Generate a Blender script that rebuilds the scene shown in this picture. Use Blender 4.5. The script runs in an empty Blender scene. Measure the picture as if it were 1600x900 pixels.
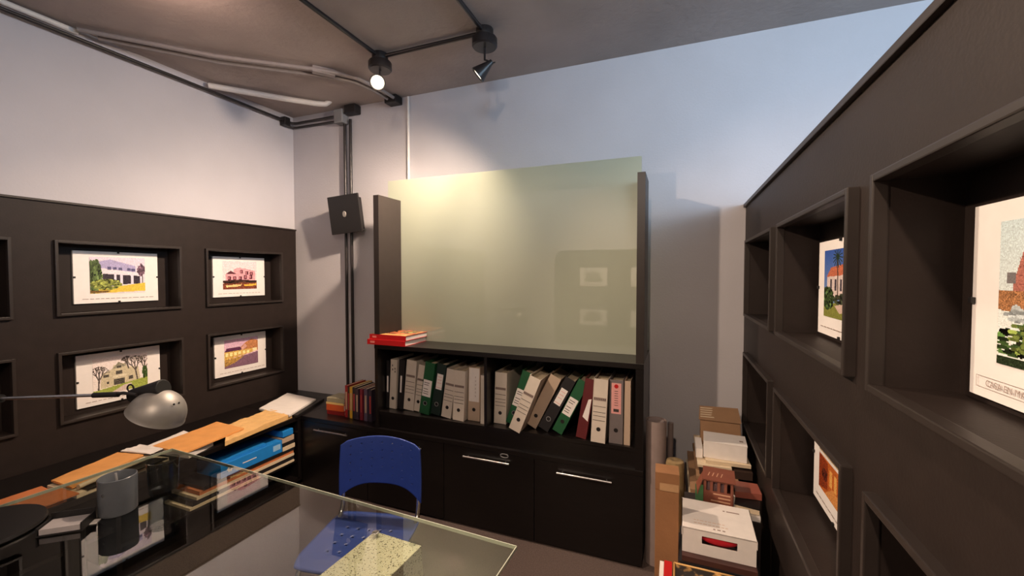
import bpy, bmesh, math, random
import numpy as np
from mathutils import Vector, Matrix, Euler

random.seed(7)
rng = np.random.default_rng(7)
SC = bpy.context.scene
COL = SC.collection
R = math.radians
PI = math.pi

# ------------------------------------------------------------------ camera
cam_d = bpy.data.cameras.new('camera')
cam_d.sensor_width = 36.0
cam_d.lens = 655.0 / 1600.0 * 36.0
cam_d.clip_start = 0.02
cam = bpy.data.objects.new('camera', cam_d)
COL.objects.link(cam)
cam.location = (0, 0, 1.64)
cam.rotation_euler = (R(90) - math.atan(19.5 / 655.0), 0, math.atan(258 / 655.0))
SC.camera = cam

# ------------------------------------------------------------------ world, exposure
SC.view_settings.view_transform = 'Standard'
SC.view_settings.look = 'None'
SC.view_settings.gamma = 1.0
SC.view_settings.use_curve_mapping = False
SC.view_settings.exposure = 0.0
w = bpy.data.worlds.new('sky')
SC.world = w
w.use_nodes = True
w.node_tree.nodes['Background'].inputs[0].default_value = (0.62, 0.76, 1.0, 1)
w.node_tree.nodes['Background'].inputs[1].default_value = 2.2


# ------------------------------------------------------------------ lights
def area(name, loc, target, sx, sy, power, col):
    d = bpy.data.lights.new(name, 'AREA')
    d.shape = 'RECTANGLE'; d.size = sx; d.size_y = sy
    d.energy = power; d.color = col
    o = bpy.data.objects.new(name, d); COL.objects.link(o)
    o.location = loc
    o.rotation_euler = (Vector(target) - Vector(loc)).to_track_quat('-Z', 'Y').to_euler()
    return o


def spot(name, loc, target, power, size, blend, col, radius=0.035):
    d = bpy.data.lights.new(name, 'SPOT')
    d.energy = power; d.spot_size = R(size); d.spot_blend = blend
    d.color = col; d.shadow_soft_size = radius
    o = bpy.data.objects.new(name, d); COL.objects.link(o)
    o.location = loc
    o.rotation_euler = (Vector(target) - Vector(loc)).to_track_quat('-Z', 'Y').to_euler()
    return o


WARM = (1.0, 0.75, 0.55)
# daylight through the far window beyond the low partition
area('window_daylight', (2.05, -6.38, 2.2), (1.6, 0.0, 2.2), 2.5, 1.5, 440, (0.64, 0.84, 1.0))
area('side_window_daylight', (3.26, 0.7, 2.45), (0.0, 0.7, 2.45), 2.4, 1.0, 78, (0.56, 0.79, 1.0))
# ceiling spots on the conduit lines (two of them in view), then unseen lights added for fill and glow
spot('spot_light_left_wall', (-1.16, 2.19, 2.82), (-3.36, 2.16, 0.45), 190, 140, 1.0, WARM)
spot('spot_light_left_wall_beam', (-1.16, 2.22, 2.82), (-3.2, 2.62, 1.42), 150, 76, 1.0, WARM)
spot('spot_light_room', (-1.815, 2.235, 2.885), (0.15, 1.35, 0.5), 210, 100, 0.8, WARM)
spot('spot_light_partition', (-1.86, 0.13, 2.76), (0.39, 1.75, 1.25), 230, 64, 0.5, WARM)
spot('spot_light_pictures', (-1.0, 0.75, 2.78), (-3.36, 1.85, 1.10), 80, 54, 0.5, WARM)
spot('rear_fill_light', (-0.7, 0.0, 2.80), (-1.9, -1.7, 1.5), 300, 110, 0.7, WARM)  # unseen fill, added to brighten the wall mirrored in the frosted glass
spot('ceiling_glow_fill', (-2.30, 1.15, 2.97), (-2.36, 1.36, 3.2), 16, 150, 1.0, (1.0, 0.66, 0.52), 0.03)  # unseen uplight, added for the warm glow on the ceiling
spot('room_fill_light', (-0.15, -0.75, 2.85), (-0.6, 1.6, 0.4), 140, 140, 1.0, WARM, 0.05)  # unseen warm fill added behind the camera to lift the shadows


# ------------------------------------------------------------------ materials
def lin(c):
    return tuple(((x / 255.0) / 12.92 if x / 255.0 <= 0.04045 else ((x / 255.0 + 0.055) / 1.055) ** 2.4) for x in c)


MATS = {}


def mat(name, col, rough=0.5, var=0.0, scale=20.0, bump=0.0, bscale=60.0, metal=0.0, spec=0.5, stretch=None, coat=0.0):
    """principled material with a noise-driven colour variation and fine relief; col in sRGB 0-255"""
    if name in MATS:
        return MATS[name]
    m = bpy.data.materials.new(name); m.use_nodes = True
    nt = m.node_tree; p = nt.nodes['Principled BSDF']
    c = lin(col)
    p.inputs['Roughness'].default_value = rough
    p.inputs['Metallic'].default_value = metal
    p.inputs['Specular IOR Level'].default_value = spec
    p.inputs['Coat Weight'].default_value = coat
    tc = nt.nodes.new('ShaderNodeTexCoord')
    mp = nt.nodes.new('ShaderNodeMapping')
    nt.links.new(tc.outputs['Object'], mp.inputs[0])
    if stretch: mp.inputs['Scale'].default_value = stretch
    nz = nt.nodes.new('ShaderNodeTexNoise')
    nz.inputs['Scale'].default_value = scale; nz.inputs['Detail'].default_value = 5
    nt.links.new(mp.outputs[0], nz.inputs['Vector'])
    rp = nt.nodes.new('ShaderNodeValToRGB')
    v = max(var, 0.01)
    rp.color_ramp.elements[0].position = 0.3; rp.color_ramp.elements[1].position = 0.7
    rp.color_ramp.elements[0].color = tuple(x * (1 - v) for x in c) + (1,)
    rp.color_ramp.elements[1].color = tuple(min(1, x * (1 + v)) for x in c) + (1,)
    nt.links.new(nz.outputs['Fac'], rp.inputs[0])
    nt.links.new(rp.outputs[0], p.inputs['Base Color'])
    if bump > 0:
        nb = nt.nodes.new('ShaderNodeTexNoise'); nb.inputs['Scale'].default_value = bscale
        nb.inputs['Detail'].default_value = 6
        nt.links.new(mp.outputs[0], nb.inputs['Vector'])
        b = nt.nodes.new('ShaderNodeBump'); b.inputs['Strength'].default_value = bump
        b.inputs['Distance'].default_value = 0.01
        nt.links.new(nb.outputs['Fac'], b.inputs['Height'])
        nt.links.new(b.outputs[0], p.inputs['Normal'])
    MATS[name] = m
    return m


def glass_mat(name, tint, refl=0.9, ior=1.5, rough=0.0):
    if name in MATS: return MATS[name]
    m = bpy.data.materials.new(name); m.use_nodes = True
    nt = m.node_tree; nt.nodes.clear()
    out = nt.nodes.new('ShaderNodeOutputMaterial')
    tr = nt.nodes.new('ShaderNodeBsdfTransparent'); tr.inputs[0].default_value = tint + (1,)
    gl = nt.nodes.new('ShaderNodeBsdfGlossy'); gl.inputs['Roughness'].default_value = rough
    gl.inputs['Color'].default_value = (refl, refl, refl, 1)
    fr = nt.nodes.new('ShaderNodeFresnel'); fr.inputs[0].default_value = ior
    mx = nt.nodes.new('ShaderNodeMixShader')
    ge = nt.nodes.new('ShaderNodeNewGeometry')              # only the outer face mirrors, the inner one lets the ray out
    mu = nt.nodes.new('ShaderNodeMath'); mu.operation = 'MULTIPLY'
    su = nt.nodes.new('ShaderNodeMath'); su.operation = 'SUBTRACT'; su.inputs[0].default_value = 1.0
    nt.links.new(ge.outputs['Backfacing'], su.inputs[1]); nt.links.new(fr.outputs[0], mu.inputs[0]); nt.links.new(su.outputs[0], mu.inputs[1])
    nt.links.new(mu.outputs[0], mx.inputs[0]); nt.links.new(tr.outputs[0], mx.inputs[1]); nt.links.new(gl.outputs[0], mx.inputs[2])
    nt.links.new(mx.outputs[0], out.inputs[0])
    MATS[name] = m
    return m


def emit_mat(name, col, s):
    m = bpy.data.materials.new(name); m.use_nodes = True
    p = m.node_tree.nodes['Principled BSDF']
    p.inputs['Base Color'].default_value = lin(col) + (1,)
    p.inputs['Emission Color'].default_value = lin(col) + (1,)
    p.inputs['Emission Strength'].default_value = s
    MATS[name] = m
    return m


def frosted_mat():
    m = bpy.data.materials.new('frosted_glass'); m.use_nodes = True
    nt = m.node_tree; nt.nodes.clear()
    out = nt.nodes.new('ShaderNodeOutputMaterial')
    df = nt.nodes.new('ShaderNodeBsdfDiffuse'); df.inputs[0].default_value = lin((196, 200, 186)) + (1,)
    tl = nt.nodes.new('ShaderNodeBsdfTranslucent'); tl.inputs[0].default_value = lin((222, 230, 212)) + (1,)
    tp = nt.nodes.new('ShaderNodeBsdfTransparent'); tp.inputs[0].default_value = lin((205, 220, 205)) + (1,)
    gl = nt.nodes.new('ShaderNodeBsdfGlossy'); gl.inputs['Roughness'].default_value = 0.008
    nz = nt.nodes.new('ShaderNodeTexNoise'); nz.inputs['Scale'].default_value = 3.0
    rp = nt.nodes.new('ShaderNodeMapRange'); rp.inputs['To Min'].default_value = 0.42; rp.inputs['To Max'].default_value = 0.5
    tc = nt.nodes.new('ShaderNodeTexCoord'); nt.links.new(tc.outputs['Object'], nz.inputs['Vector'])
    nt.links.new(nz.outputs['Fac'], rp.inputs['Value'])
    m0 = nt.nodes.new('ShaderNodeMixShader'); m0.inputs[0].default_value = 0.12
    m1 = nt.nodes.new('ShaderNodeMixShader'); m2 = nt.nodes.new('ShaderNodeMixShader')
    fr = nt.nodes.new('ShaderNodeFresnel'); fr.inputs[0].default_value = 2.0
    nt.links.new(rp.outputs[0], m1.inputs[0]); nt.links.new(df.outputs[0], m1.inputs[1]); nt.links.new(tl.outputs[0], m1.inputs[2])
    nt.links.new(m1.outputs[0], m0.inputs[1]); nt.links.new(tp.outputs[0], m0.inputs[2])
    ge = nt.nodes.new('ShaderNodeNewGeometry')
    mu = nt.nodes.new('ShaderNodeMath'); mu.operation = 'MULTIPLY'
    su = nt.nodes.new('ShaderNodeMath'); su.operation = 'SUBTRACT'; su.inputs[0].default_value = 1.0
    nt.links.new(ge.outputs['Backfacing'], su.inputs[1]); nt.links.new(fr.outputs[0], mu.inputs[0]); nt.links.new(su.outputs[0], mu.inputs[1])
    nt.links.new(mu.outputs[0], m2.inputs[0]); nt.links.new(m0.outputs[0], m2.inputs[1]); nt.links.new(gl.outputs[0], m2.inputs[2])
    nt.links.new(m2.outputs[0], out.inputs[0])
    MATS['frosted_glass'] = m
    return m


def granite_mat():
    m = mat('granite', (236, 228, 200), rough=0.25)
    nt = m.node_tree; p = nt.nodes['Principled BSDF']
    tc = nt.nodes.new('ShaderNodeTexCoord')
    vo = nt.nodes.new('ShaderNodeTexVoronoi'); vo.inputs['Scale'].default_value = 330
    vo2 = nt.nodes.new('ShaderNodeTexNoise'); vo2.inputs['Scale'].default_value = 420; vo2.inputs['Detail'].default_value = 3
    nt.links.new(tc.outputs['Object'], vo.inputs['Vector']); nt.links.new(tc.outputs['Object'], vo2.inputs['Vector'])
    rp = nt.nodes.new('ShaderNodeValToRGB')
    e = rp.color_ramp.elements
    e[0].position = 0.0; e[0].color = lin((255, 252, 240)) + (1,)
    e[1].position = 1.0; e[1].color = lin((120, 108, 84)) + (1,)
    k = rp.color_ramp.elements.new(0.76); k.color = lin((250, 242, 218)) + (1,)
    k = rp.color_ramp.elements.new(0.84); k.color = lin((84, 76, 62)) + (1,)
    nt.links.new(vo.outputs['Color'], rp.inputs[0])
    mx = nt.nodes.new('ShaderNodeMix'); mx.data_type = 'RGBA'; mx.blend_type = 'MULTIPLY'; mx.inputs[0].default_value = 0.28
    rp2 = nt.nodes.new('ShaderNodeValToRGB'); rp2.color_ramp.elements[0].position = 0.36; rp2.color_ramp.elements[1].position = 0.46
    rp2.color_ramp.elements[0].color = (0.3, 0.27, 0.2, 1)
    nt.links.new(vo2.outputs['Fac'], rp2.inputs[0])
    nt.links.new(rp.outputs[0], mx.inputs[6]); nt.links.new(rp2.outputs[0], mx.inputs[7])
    nt.links.new(mx.outputs[2], p.inputs['Base Color'])
    return m


def vcol_mat():
    m = bpy.data.materials.new('photo_print'); m.use_nodes = True
    nt = m.node_tree; p = nt.nodes['Principled BSDF']
    a = nt.nodes.new('ShaderNodeVertexColor'); a.layer_name = 'print'
    nt.links.new(a.outputs[0], p.inputs['Base Color'])
    p.inputs['Roughness'].default_value = 0.25
    MATS['photo_print'] = m
    return m


M_WALL = mat('wall_paint', (186, 184, 190), 0.85, 0.03, 3, 0.15, 90)
M_CEIL = mat('concrete_ceiling', (168, 157, 152), 0.9, 0.10, 2.2, 0.35, 30)
M_FLOOR = mat('carpet', (92, 78, 74), 0.95, 0.22, 120, 0.6, 260)
M_PANEL = mat('dark_panelling', (41, 34, 32), 0.5, 0.10, 14, 0.06, 120, spec=0.18)
M_PANELTRIM = mat('dark_panel_trim', (45, 39, 37), 0.42, 0.08, 20, spec=0.3)
M_CAB = mat('wenge_laminate', (19, 15, 15), 0.32, 0.18, 10, 0.03, 90, stretch=(1, 1, 8))
M_HANDLE = mat('brushed_steel', (205, 205, 208), 0.28, 0.05, 60, metal=1.0)
M_CHROME = mat('tube_chrome', (190, 188, 186), 0.2, 0.03, 30, metal=1.0)
M_BLACK = mat('black_plastic', (26, 24, 25), 0.45, 0.1, 40)
M_PIPE = mat('black_conduit', (34, 30, 31), 0.35, 0.15, 30)
M_WPIPE = mat('white_conduit', (214, 210, 206), 0.4, 0.04, 20)
M_GPIPE = mat('grey_painted_conduit', (140, 132, 130), 0.55, 0.06, 20)
M_GBOX = mat('grey_box', (128, 128, 130), 0.5, 0.05, 20)
M_BLUE = mat('blue_chair_plastic', (46, 72, 156), 0.38, 0.05, 30, 0.05, 400)
M_WHITE = mat('white_paper', (232, 226, 222), 0.7, 0.03, 30)
M_MAT = mat('white_mount_board', (236, 232, 230), 0.6, 0.02, 30)
M_KRAFT = mat('kraft_envelope', (226, 160, 92), 0.65, 0.07, 12, 0.1, 40)
M_KRAFT2 = mat('dull_kraft_folder', (196, 118, 72), 0.7, 0.10, 12, 0.1, 40)
M_BAG = mat('tan_paper_bag', (228, 184, 122), 0.6, 0.08, 18, 0.4, 25)
M_CARD = mat('corrugated_cardboard', (150, 106, 70), 0.8, 0.09, 10, 0.15, 80)
M_CARD2 = mat('dull_cardboard', (150, 116, 86), 0.8, 0.10, 10, 0.15, 80)
M_TAPE = mat('packing_tape', (188, 150, 112), 0.2, 0.08, 30)
M_CREAM = mat('page_block', (214, 196, 168), 0.8, 0.10, 200, stretch=(1, 1, 6))
M_REDBOOK = mat('red_cover', (188, 28, 32), 0.35, 0.06, 20)
M_RED2 = mat('crimson_cloth', (196, 24, 40), 0.7, 0.1, 40)
M_SILVER = mat('silver_lamp_enamel', (160, 156, 152), 0.46, 0.04, 30, metal=0.5)
M_GRANITE = granite_mat()
M_FROST = frosted_mat()
M_TGLASS = glass_mat('table_glass', (0.83, 0.85, 0.80), 0.95, 2.1)
M_TEDGE = mat('table_glass_edge', (186, 192, 176), 0.15, 0.04, 30)
M_CLEAR = glass_mat('clear_glass', (0.74, 0.76, 0.76), 0.95, 1.6)
M_PANE = glass_mat('window_pane', (0.92, 0.95, 0.97), 0.9, 1.45)
M_LED = emit_mat('lit_spot_lens', (255, 240, 214), 4.0)
M_PRINT = vcol_mat()
M_INK = mat('grey_ink', (150, 132, 124), 0.8)
M_DINK = mat('dark_ink', (60, 52, 50), 0.7)
M_BWHITE = mat('white_binder_board', (206, 196, 184), 0.55, 0.03, 20)
M_BBEIGE = mat('beige_binder_board', (188, 166, 146), 0.55, 0.04, 20)
M_BGREEN = mat('green_binder_board', (26, 84, 50), 0.5, 0.08, 20)
M_BDGREEN = mat('dark_green_binder_board', (26, 44, 40), 0.5, 0.08, 20)
M_BBLACK = mat('black_binder_board', (30, 28, 31), 0.5, 0.08, 20)
M_BRED = mat('maroon_binder_board', (92, 28, 32), 0.5, 0.08, 20)
M_BGREY = mat('grey_binder_board', (112, 104, 104), 0.55, 0.05, 20)
M_LPINK = mat('pink_spine_label', (222, 160, 156), 0.6, 0.05, 60)
M_FBLUE = mat('blue_card_folder', (36, 132, 214), 0.45, 0.05, 20)


# ------------------------------------------------------------------ mesh helpers
class MB:
    def __init__(s): s.v = []; s.f = []; s.sm = []

    def add(s, verts, faces, smooth=False):
        n = len(s.v); s.v += [tuple(v) for v in verts]
        s.f += [tuple(i + n for i in f) for f in faces]; s.sm += [smooth] * len(faces)
        return s

    def box(s, x0, x1, y0, y1, z0, z1):
        return s.add([(x0, y0, z0), (x1, y0, z0), (x1, y1, z0), (x0, y1, z0), (x0, y0, z1), (x1, y0, z1), (x1, y1, z1), (x0, y1, z1)],
                     [(0, 3, 2, 1), (4, 5, 6, 7), (0, 1, 5, 4), (1, 2, 6, 5), (2, 3, 7, 6), (3, 0, 4, 7)])

    def obox(s, c, size, M):
        hx, hy, hz = [a / 2 for a in size]; c = Vector(c)
        P = [c + M @ Vector(p) for p in ((-hx, -hy, -hz), (hx, -hy, -hz), (hx, hy, -hz), (-hx, hy, -hz), (-hx, -hy, hz), (hx, -hy, hz), (hx, hy, hz), (-hx, hy, hz))]
        return s.add(P, [(0, 3, 2, 1), (4, 5, 6, 7), (0, 1, 5, 4), (1, 2, 6, 5), (2, 3, 7, 6), (3, 0, 4, 7)])

    def cyl(s, p0, p1, r0, r1=None, n=20, cap=True):
        r1 = r0 if r1 is None else r1
        p0 = Vector(p0); p1 = Vector(p1); q = (p1 - p0).to_track_quat('Z', 'Y')
        A = [p0 + q @ Vector((r0 * math.cos(2 * PI * i / n), r0 * math.sin(2 * PI * i / n), 0)) for i in range(n)]
        B = [p1 + q @ Vector((r1 * math.cos(2 * PI * i / n), r1 * math.sin(2 * PI * i / n), 0)) for i in range(n)]
        s.add(A + B, [(i, (i + 1) % n, n + (i + 1) % n, n + i) for i in range(n)], True)
        if cap:
            s.add(A, [tuple(range(n - 1, -1, -1))]); s.add(B, [tuple(range(n))])
        return s

    def tube(s, path, r, n=10, cap=True):
        P = [Vector(p) for p in path]; rings = []
        t0 = (P[1] - P[0]).normalized()
        u = t0.orthogonal().normalized()
        for i, p in enumerate(P):
            t = (P[min(i + 1, len(P) - 1)] - P[max(i - 1, 0)]).normalized()
            u = (u - t * u.dot(t)).normalized(); v = t.cross(u)
            rings.append([p + (u * math.cos(2 * PI * k / n) + v * math.sin(2 * PI * k / n)) * r for k in range(n)])
        V = [q for rg in rings for q in rg]
        F = [(i * n + k, i * n + (k + 1) % n, (i + 1) * n + (k + 1) % n, (i + 1) * n + k) for i in range(len(P) - 1) for k in range(n)]
        s.add(V, F, True)
        if cap:
            s.add(rings[0], [tuple(range(n - 1, -1, -1))]); s.add(rings[-1], [tuple(range(n))])
        return s

    def lathe(s, prof, n=32, c=(0, 0, 0), M=None):
        c = Vector(c); V = []
        for r, z in prof:
            for k in range(n):
                p = Vector((r * math.cos(2 * PI * k / n), r * math.sin(2 * PI * k / n), z))
                V.append(c + (M @ p if M else p))
        F = [(i * n + k, i * n + (k + 1) % n, (i + 1) * n + (k + 1) % n, (i + 1) * n + k) for i in range(len(prof) - 1) for k in range(n)]
        return s.add(V, F, True)

    def prism(s, poly, axis, a, b):
        """polygon (2D list) extruded along an axis between a and b"""
        def P(u, v, h): return {'x': (h, u, v), 'y': (u, h, v), 'z': (u, v, h)}[axis]
        n = len(poly)
        A = [P(u, v, a) for u, v in poly]; B = [P(u, v, b) for u, v in poly]
        s.add(A + B, [tuple(range(n - 1, -1, -1)), tuple(range(n, 2 * n))] + [(i, (i + 1) % n, n + (i + 1) % n, n + i) for i in range(n)])
        return s

    def mesh(s, name, bevel=0.0, org=(0, 0, 0)):
        me = bpy.data.meshes.new(name)
        o = Vector(org)
        me.from_pydata([tuple(Vector(v) - o) for v in s.v], [], s.f)
        bm = bmesh.new(); bm.from_mesh(me)
        for f, k in zip(bm.faces, s.sm): f.smooth = k
        bmesh.ops.remove_doubles(bm, verts=bm.verts, dist=1e-6)
        bmesh.ops.recalc_face_normals(bm, faces=bm.faces)
        if bevel > 0:
            ed = [e for e in bm.edges if len(e.link_faces) == 2 and e.calc_face_angle(0) > 0.7]
            bmesh.ops.bevel(bm, geom=ed, offset=bevel, segments=2, affect='EDGES', profile=0.6, clamp_overlap=True)
        for e in bm.edges:
            if len(e.link_faces) == 2 and e.calc_face_angle(0) > 0.65: e.smooth = False
        bm.to_mesh(me); bm.free(); me.update()
        return me

    def build(s, name, m, parent=None, bevel=0.0, label=None):
        org = parent_org(parent)
        o = bpy.data.objects.new(name, s.mesh(name, bevel, org))
        o.data.materials.append(m)
        COL.objects.link(o)
        if parent: o.parent = parent
        if label: o['label'] = label
        return o


ORG = {}


def parent_org(p):
    while p is not None:
        if p.name in ORG: return ORG[p.name]
        p = p.parent
    return (0, 0, 0)


def thing(name, label, cat, loc=(0, 0, 0), rot=None, group=None, world=True):
    """Empty at the base of a thing. world=True: parts are given in world coordinates (no rotation)"""
    o = bpy.data.objects.new(name, None); COL.objects.link(o)
    o.empty_display_size = 0.05
    o.location = loc
    if rot is not None: o.rotation_euler = rot
    ORG[o.name] = tuple(loc) if world else (0, 0, 0)
    return tag(o, label, cat, group)


def tag(o, label, cat, group=None):
    o['label'] = label; o['category'] = cat
    if group: o['group'] = group
    return o


def single(name, mb, m, label, cat, loc, bevel=0.0, group=None, rot=None):
    """a thing that is one mesh; geometry in world coordinates unless rot given (then local)"""
    me = mb.mesh(name, bevel, (0, 0, 0) if rot is not None else loc)
    o = bpy.data.objects.new(name, me); me.materials.append(m); COL.objects.link(o)
    o.location = loc
    if rot is not None: o.rotation_euler = rot
    return tag(o, label, cat, group)


def struct(name, mb, m, bevel=0.0, parent=None):
    o = mb.build(name, m, parent, bevel)
    if parent is None: o['kind'] = 'structure'
    return o


def B(*a): return MB().box(*a)


def text_mb(txt, size, origin, ux, uz, depth=0.0):
    """flat lettering as mesh polygons"""
    cu = bpy.data.curves.new('lettering', 'FONT'); cu.body = txt; cu.size = size
    ob = bpy.data.objects.new('lettering_tmp', cu); COL.objects.link(ob)
    bpy.context.view_layer.update()
    me = ob.evaluated_get(bpy.context.evaluated_depsgraph_get()).to_mesh()
    o = Vector(origin); ux = Vector(ux); uz = Vector(uz)
    mb = MB(); mb.add([o + ux * v.co.x + uz * v.co.y for v in me.vertices], [tuple(p.vertices) for p in me.polygons])
    bpy.data.objects.remove(ob); bpy.data.curves.remove(cu)
    return mb


# ------------------------------------------------------------------ room constants
YB, XP, XR, ZC, YF = 2.95, -3.36, 0.39, 3.118, 2.397
PT = 2.06                                                     # panel height
NY = [(0.466, 1.105), (1.301, 1.940), (2.136, 2.775)]         # niche columns (depth axis)
NYR = [(0.400, 1.065), (1.215, 1.945), (2.085, 2.790)]         # the same on the right partition
NZ = [(0.778, 1.174), (1.415, 1.832)]                         # niche rows
ND = 0.12                                                     # niche depth

struct('floor', B(-3.55, 3.5, -6.6, 3.1, -0.1, 0), M_FLOOR)
struct('ceiling', B(-3.55, 3.5, -6.6, 3.1, ZC, ZC + 0.15), M_CEIL)
struct('wall_back', B(-3.55, 3.5, YB, YB + 0.15, 0, ZC), M_WALL)


def panel_mb(face, back, y0, y1, cols, rows, top):
    """panelling with open niches; face/back are x positions of the front and of the niche floor"""
    mb = MB(); a, b = sorted((face, back))
    ys = [y0] + [v for c in cols for v in c] + [y1]
    for i in range(0, len(ys), 2): mb.box(a, b, ys[i], ys[i + 1], 0, top)        # stiles
    zs = [0] + [v for c in rows for v in c] + [top]
    for c in cols:
        for i in range(0, len(zs), 2): mb.box(a, b, c[0], c[1], zs[i], zs[i + 1])  # rails
    return mb


def niche_frame(face, sgn, c, r, parent):
    """projecting lip around a niche; sgn: direction out of the wall"""
    t, p = 0.014, 0.024
    a, b = sorted((face - sgn * 0.004, face + sgn * p))
    mb = MB()
    mb.box(a, b, c[0] - t, c[0] + 0.002, r[0] - t, r[1] + t); mb.box(a, b, c[1] - 0.002, c[1] + t, r[0] - t, r[1] + t)
    mb.box(a, b, c[0], c[1], r[0] - t, r[0] + 0.002); mb.box(a, b, c[0], c[1], r[1] - 0.002, r[1] + t)
    return mb.build('niche_frame', M_PANELTRIM, parent, 0.003)


# left wall: plaster above, dark panelling below
wl = struct('wall_left', B(-3.55, XP - 0.012, -3.3, YB, PT - 0.02, ZC), M_WALL)
pl = panel_mb(XP, XP - ND, -3.3, YB, NY, NZ, PT).box(XP - ND - 0.06, XP - ND, -3.3, YB, 0, PT).build('panelling', M_PANEL, wl)
for c in NY:
    for r in NZ: niche_frame(XP, 1, c, r, wl)
B(XP - 0.15, XP + 0.012, -3.3, YB, PT, PT + 0.014).build('panel_cap', M_PANELTRIM, wl, 0.003)
# right partition, lower than the room
wr = struct('wall_right', panel_mb(XR, XR + ND, -1.6, YB, NYR, NZ, PT).box(XR + ND, XR + ND + 0.06, -1.6, YB, 0, PT), M_PANEL)
for c in NYR:
    for r in NZ: niche_frame(XR, -1, c, r, wr)
B(XR - 0.014, XR + 0.20, -1.6, YB, PT, PT + 0.02).build('panel_cap', M_PANELTRIM, wr, 0.003)
# wall behind the camera (mirrored in the glass): plaster with dark panelling and niches
XN = [(-1.62, -0.98), (-0.79, -0.15)]
wfr = struct('wall_front', B(-3.37, 0.58, -1.93, -1.79, 0, ZC), M_WALL)
mbf = MB()
xs = [-1.86, -1.62, -0.98, -0.79, -0.15, 0.58]
for i in range(0, 6, 2): mbf.box(xs[i], xs[i + 1], -1.72, -1.60, 0, PT)
for c in XN:
    zs = [0] + [v for r in NZ for v in r] + [PT]
    for i in range(0, 6, 2): mbf.box(c[0], c[1], -1.72, -1.60, zs[i], zs[i + 1])
mbf.box(-1.86, 0.58, -1.785, -1.72, 0, PT)
mbf.build('panelling', M_PANEL, wfr)
# outer walls beyond the partition with the window that gives the daylight
wo = MB(); wo.box(3.35, 3.5, -6.6, YB, 0, 1.9); wo.box(3.35, 3.5, -6.6, YB, 3.0, ZC)
wo.box(3.35, 3.5, -6.6, -0.55, 1.9, 3.0); wo.box(3.35, 3.5, 1.95, YB, 1.9, 3.0)
struct('wall_outer', wo, M_WALL)
wf = MB()
for y in (-0.55, 0.68, 1.90): wf.box(3.38, 3.44, y, y + 0.05, 1.9, 3.0)
wf.box(3.38, 3.44, -0.55, 1.95, 1.9, 1.95); wf.box(3.38, 3.44, -0.55, 1.95, 2.95, 3.0)
w2 = struct('window_2', wf, M_WPIPE)
for y in (-0.50, 0.73): B(3.405, 3.415, y, y + 1.17, 1.95, 2.95).build('pane', M_PANE, w2)
ww = MB(); ww.box(-3.55, 3.35, -6.6, -6.45, 0, 1.4); ww.box(-3.55, 3.35, -6.6, -6.45, 3.0, ZC)
ww.box(-3.55, 0.75, -6.6, -6.45, 1.4, 3.0)
struct('wall_window', ww, M_WALL)
wf = MB()
for x in (0.75, 1.60, 2.45, 3.30): wf.box(x, x + 0.05, -6.54, -6.48, 1.4, 3.0)
wf.box(0.75, 3.35, -6.54, -6.48, 1.4, 1.45); wf.box(0.75, 3.35, -6.54, -6.48, 2.95, 3.0)
w1 = struct('window_1', wf, M_WPIPE)
for x in (0.80, 1.65, 2.50): B(x, x + 0.80, -6.515, -6.505, 1.45, 2.95).build('pane', M_PANE, w1)


# ------------------------------------------------------------------ ceiling conduits and spots
def conduit(path, r, m, label, loc=None):
    loc = loc or path[0]
    return single('conduit', MB().tube(path, r, 10), m, label, 'conduit', loc)


ZK = ZC - 0.022
conduit([(-1.86, 2.32, ZK), (-1.09, 2.32, ZK)], 0.013, M_PIPE, 'black ceiling conduit running between the two spot lamps')
conduit([(-1.86, 2.30, ZK), (-1.86, -0.6, ZK)], 0.013, M_PIPE, 'black ceiling conduit leading away from the spot lamp with the lit lens')
conduit([(-1.09, 2.30, ZK), (-1.09, -0.6, ZK)], 0.013, M_PIPE, 'black ceiling conduit leading away from the spot lamp turned to the left')


def bend(a, c, b, k=0.12, n=6):
    """points from a to b rounded at corner c"""
    a, c, b = Vector(a), Vector(c), Vector(b)
    p = c + (a - c).normalized() * k; q = c + (b - c).normalized() * k
    return [a] + [p * (1 - t) ** 2 + c * 2 * t * (1 - t) + q * t * t for t in [i / n for i in range(n + 1)]] + [b]


# black pair along the corner of left and back wall
conduit(bend((XP + 0.035, -1.0, 3.045), (XP + 0.035, YB - 0.035, 3.045), (-2.72, YB - 0.035, 3.045), 0.05), 0.011, M_PIPE, 'black conduit running along the top of the left wall, upper of the pair')
conduit(bend((XP + 0.020, 2.84, 3.012), (XP + 0.020, YB - 0.022, 3.012), (-2.74, YB - 0.022, 3.005), 0.05), 0.010, M_PIPE, 'short black conduit in the wall corner, lower of the pair')
single('conduit_clamp', B(XP + 0.0, XP + 0.06, 2.80, 2.86, 3.0, 3.075), M_BLACK, 'small black clamp on the conduit near the wall corner', 'clamp', (XP, 2.83, 3.04), 0.006)
# vertical pair on the back wall
for i, (x, l) in enumerate(((-2.726, 'left'), (-2.664, 'right'))):
    conduit([(x, YB - 0.03, 3.0), (x, YB - 0.03, 0.56)], 0.0125, M_PIPE, 'vertical black conduit on the back wall behind the speaker, %s of the pair' % l)
single('junction_box', B(-2.80, -2.705, YB - 0.085, YB - 0.001, 2.965, 3.085), M_GBOX, 'grey junction box at the top of the black conduits', 'junction box', (-2.75, YB, 2.96), 0.012)
single('junction_box', B(-2.69, -2.57, YB - 0.08, YB - 0.001, 3.035, 3.11), M_BLACK, 'black junction box beside the grey one under the ceiling', 'junction box', (-2.63, YB, 3.03), 0.01)
conduit([(-2.075, YB - 0.012, 3.11), (-2.08, YB - 0.012, 2.1)], 0.011, M_WPIPE, 'vertical white conduit on the back wall above the frosted glass')
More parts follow.
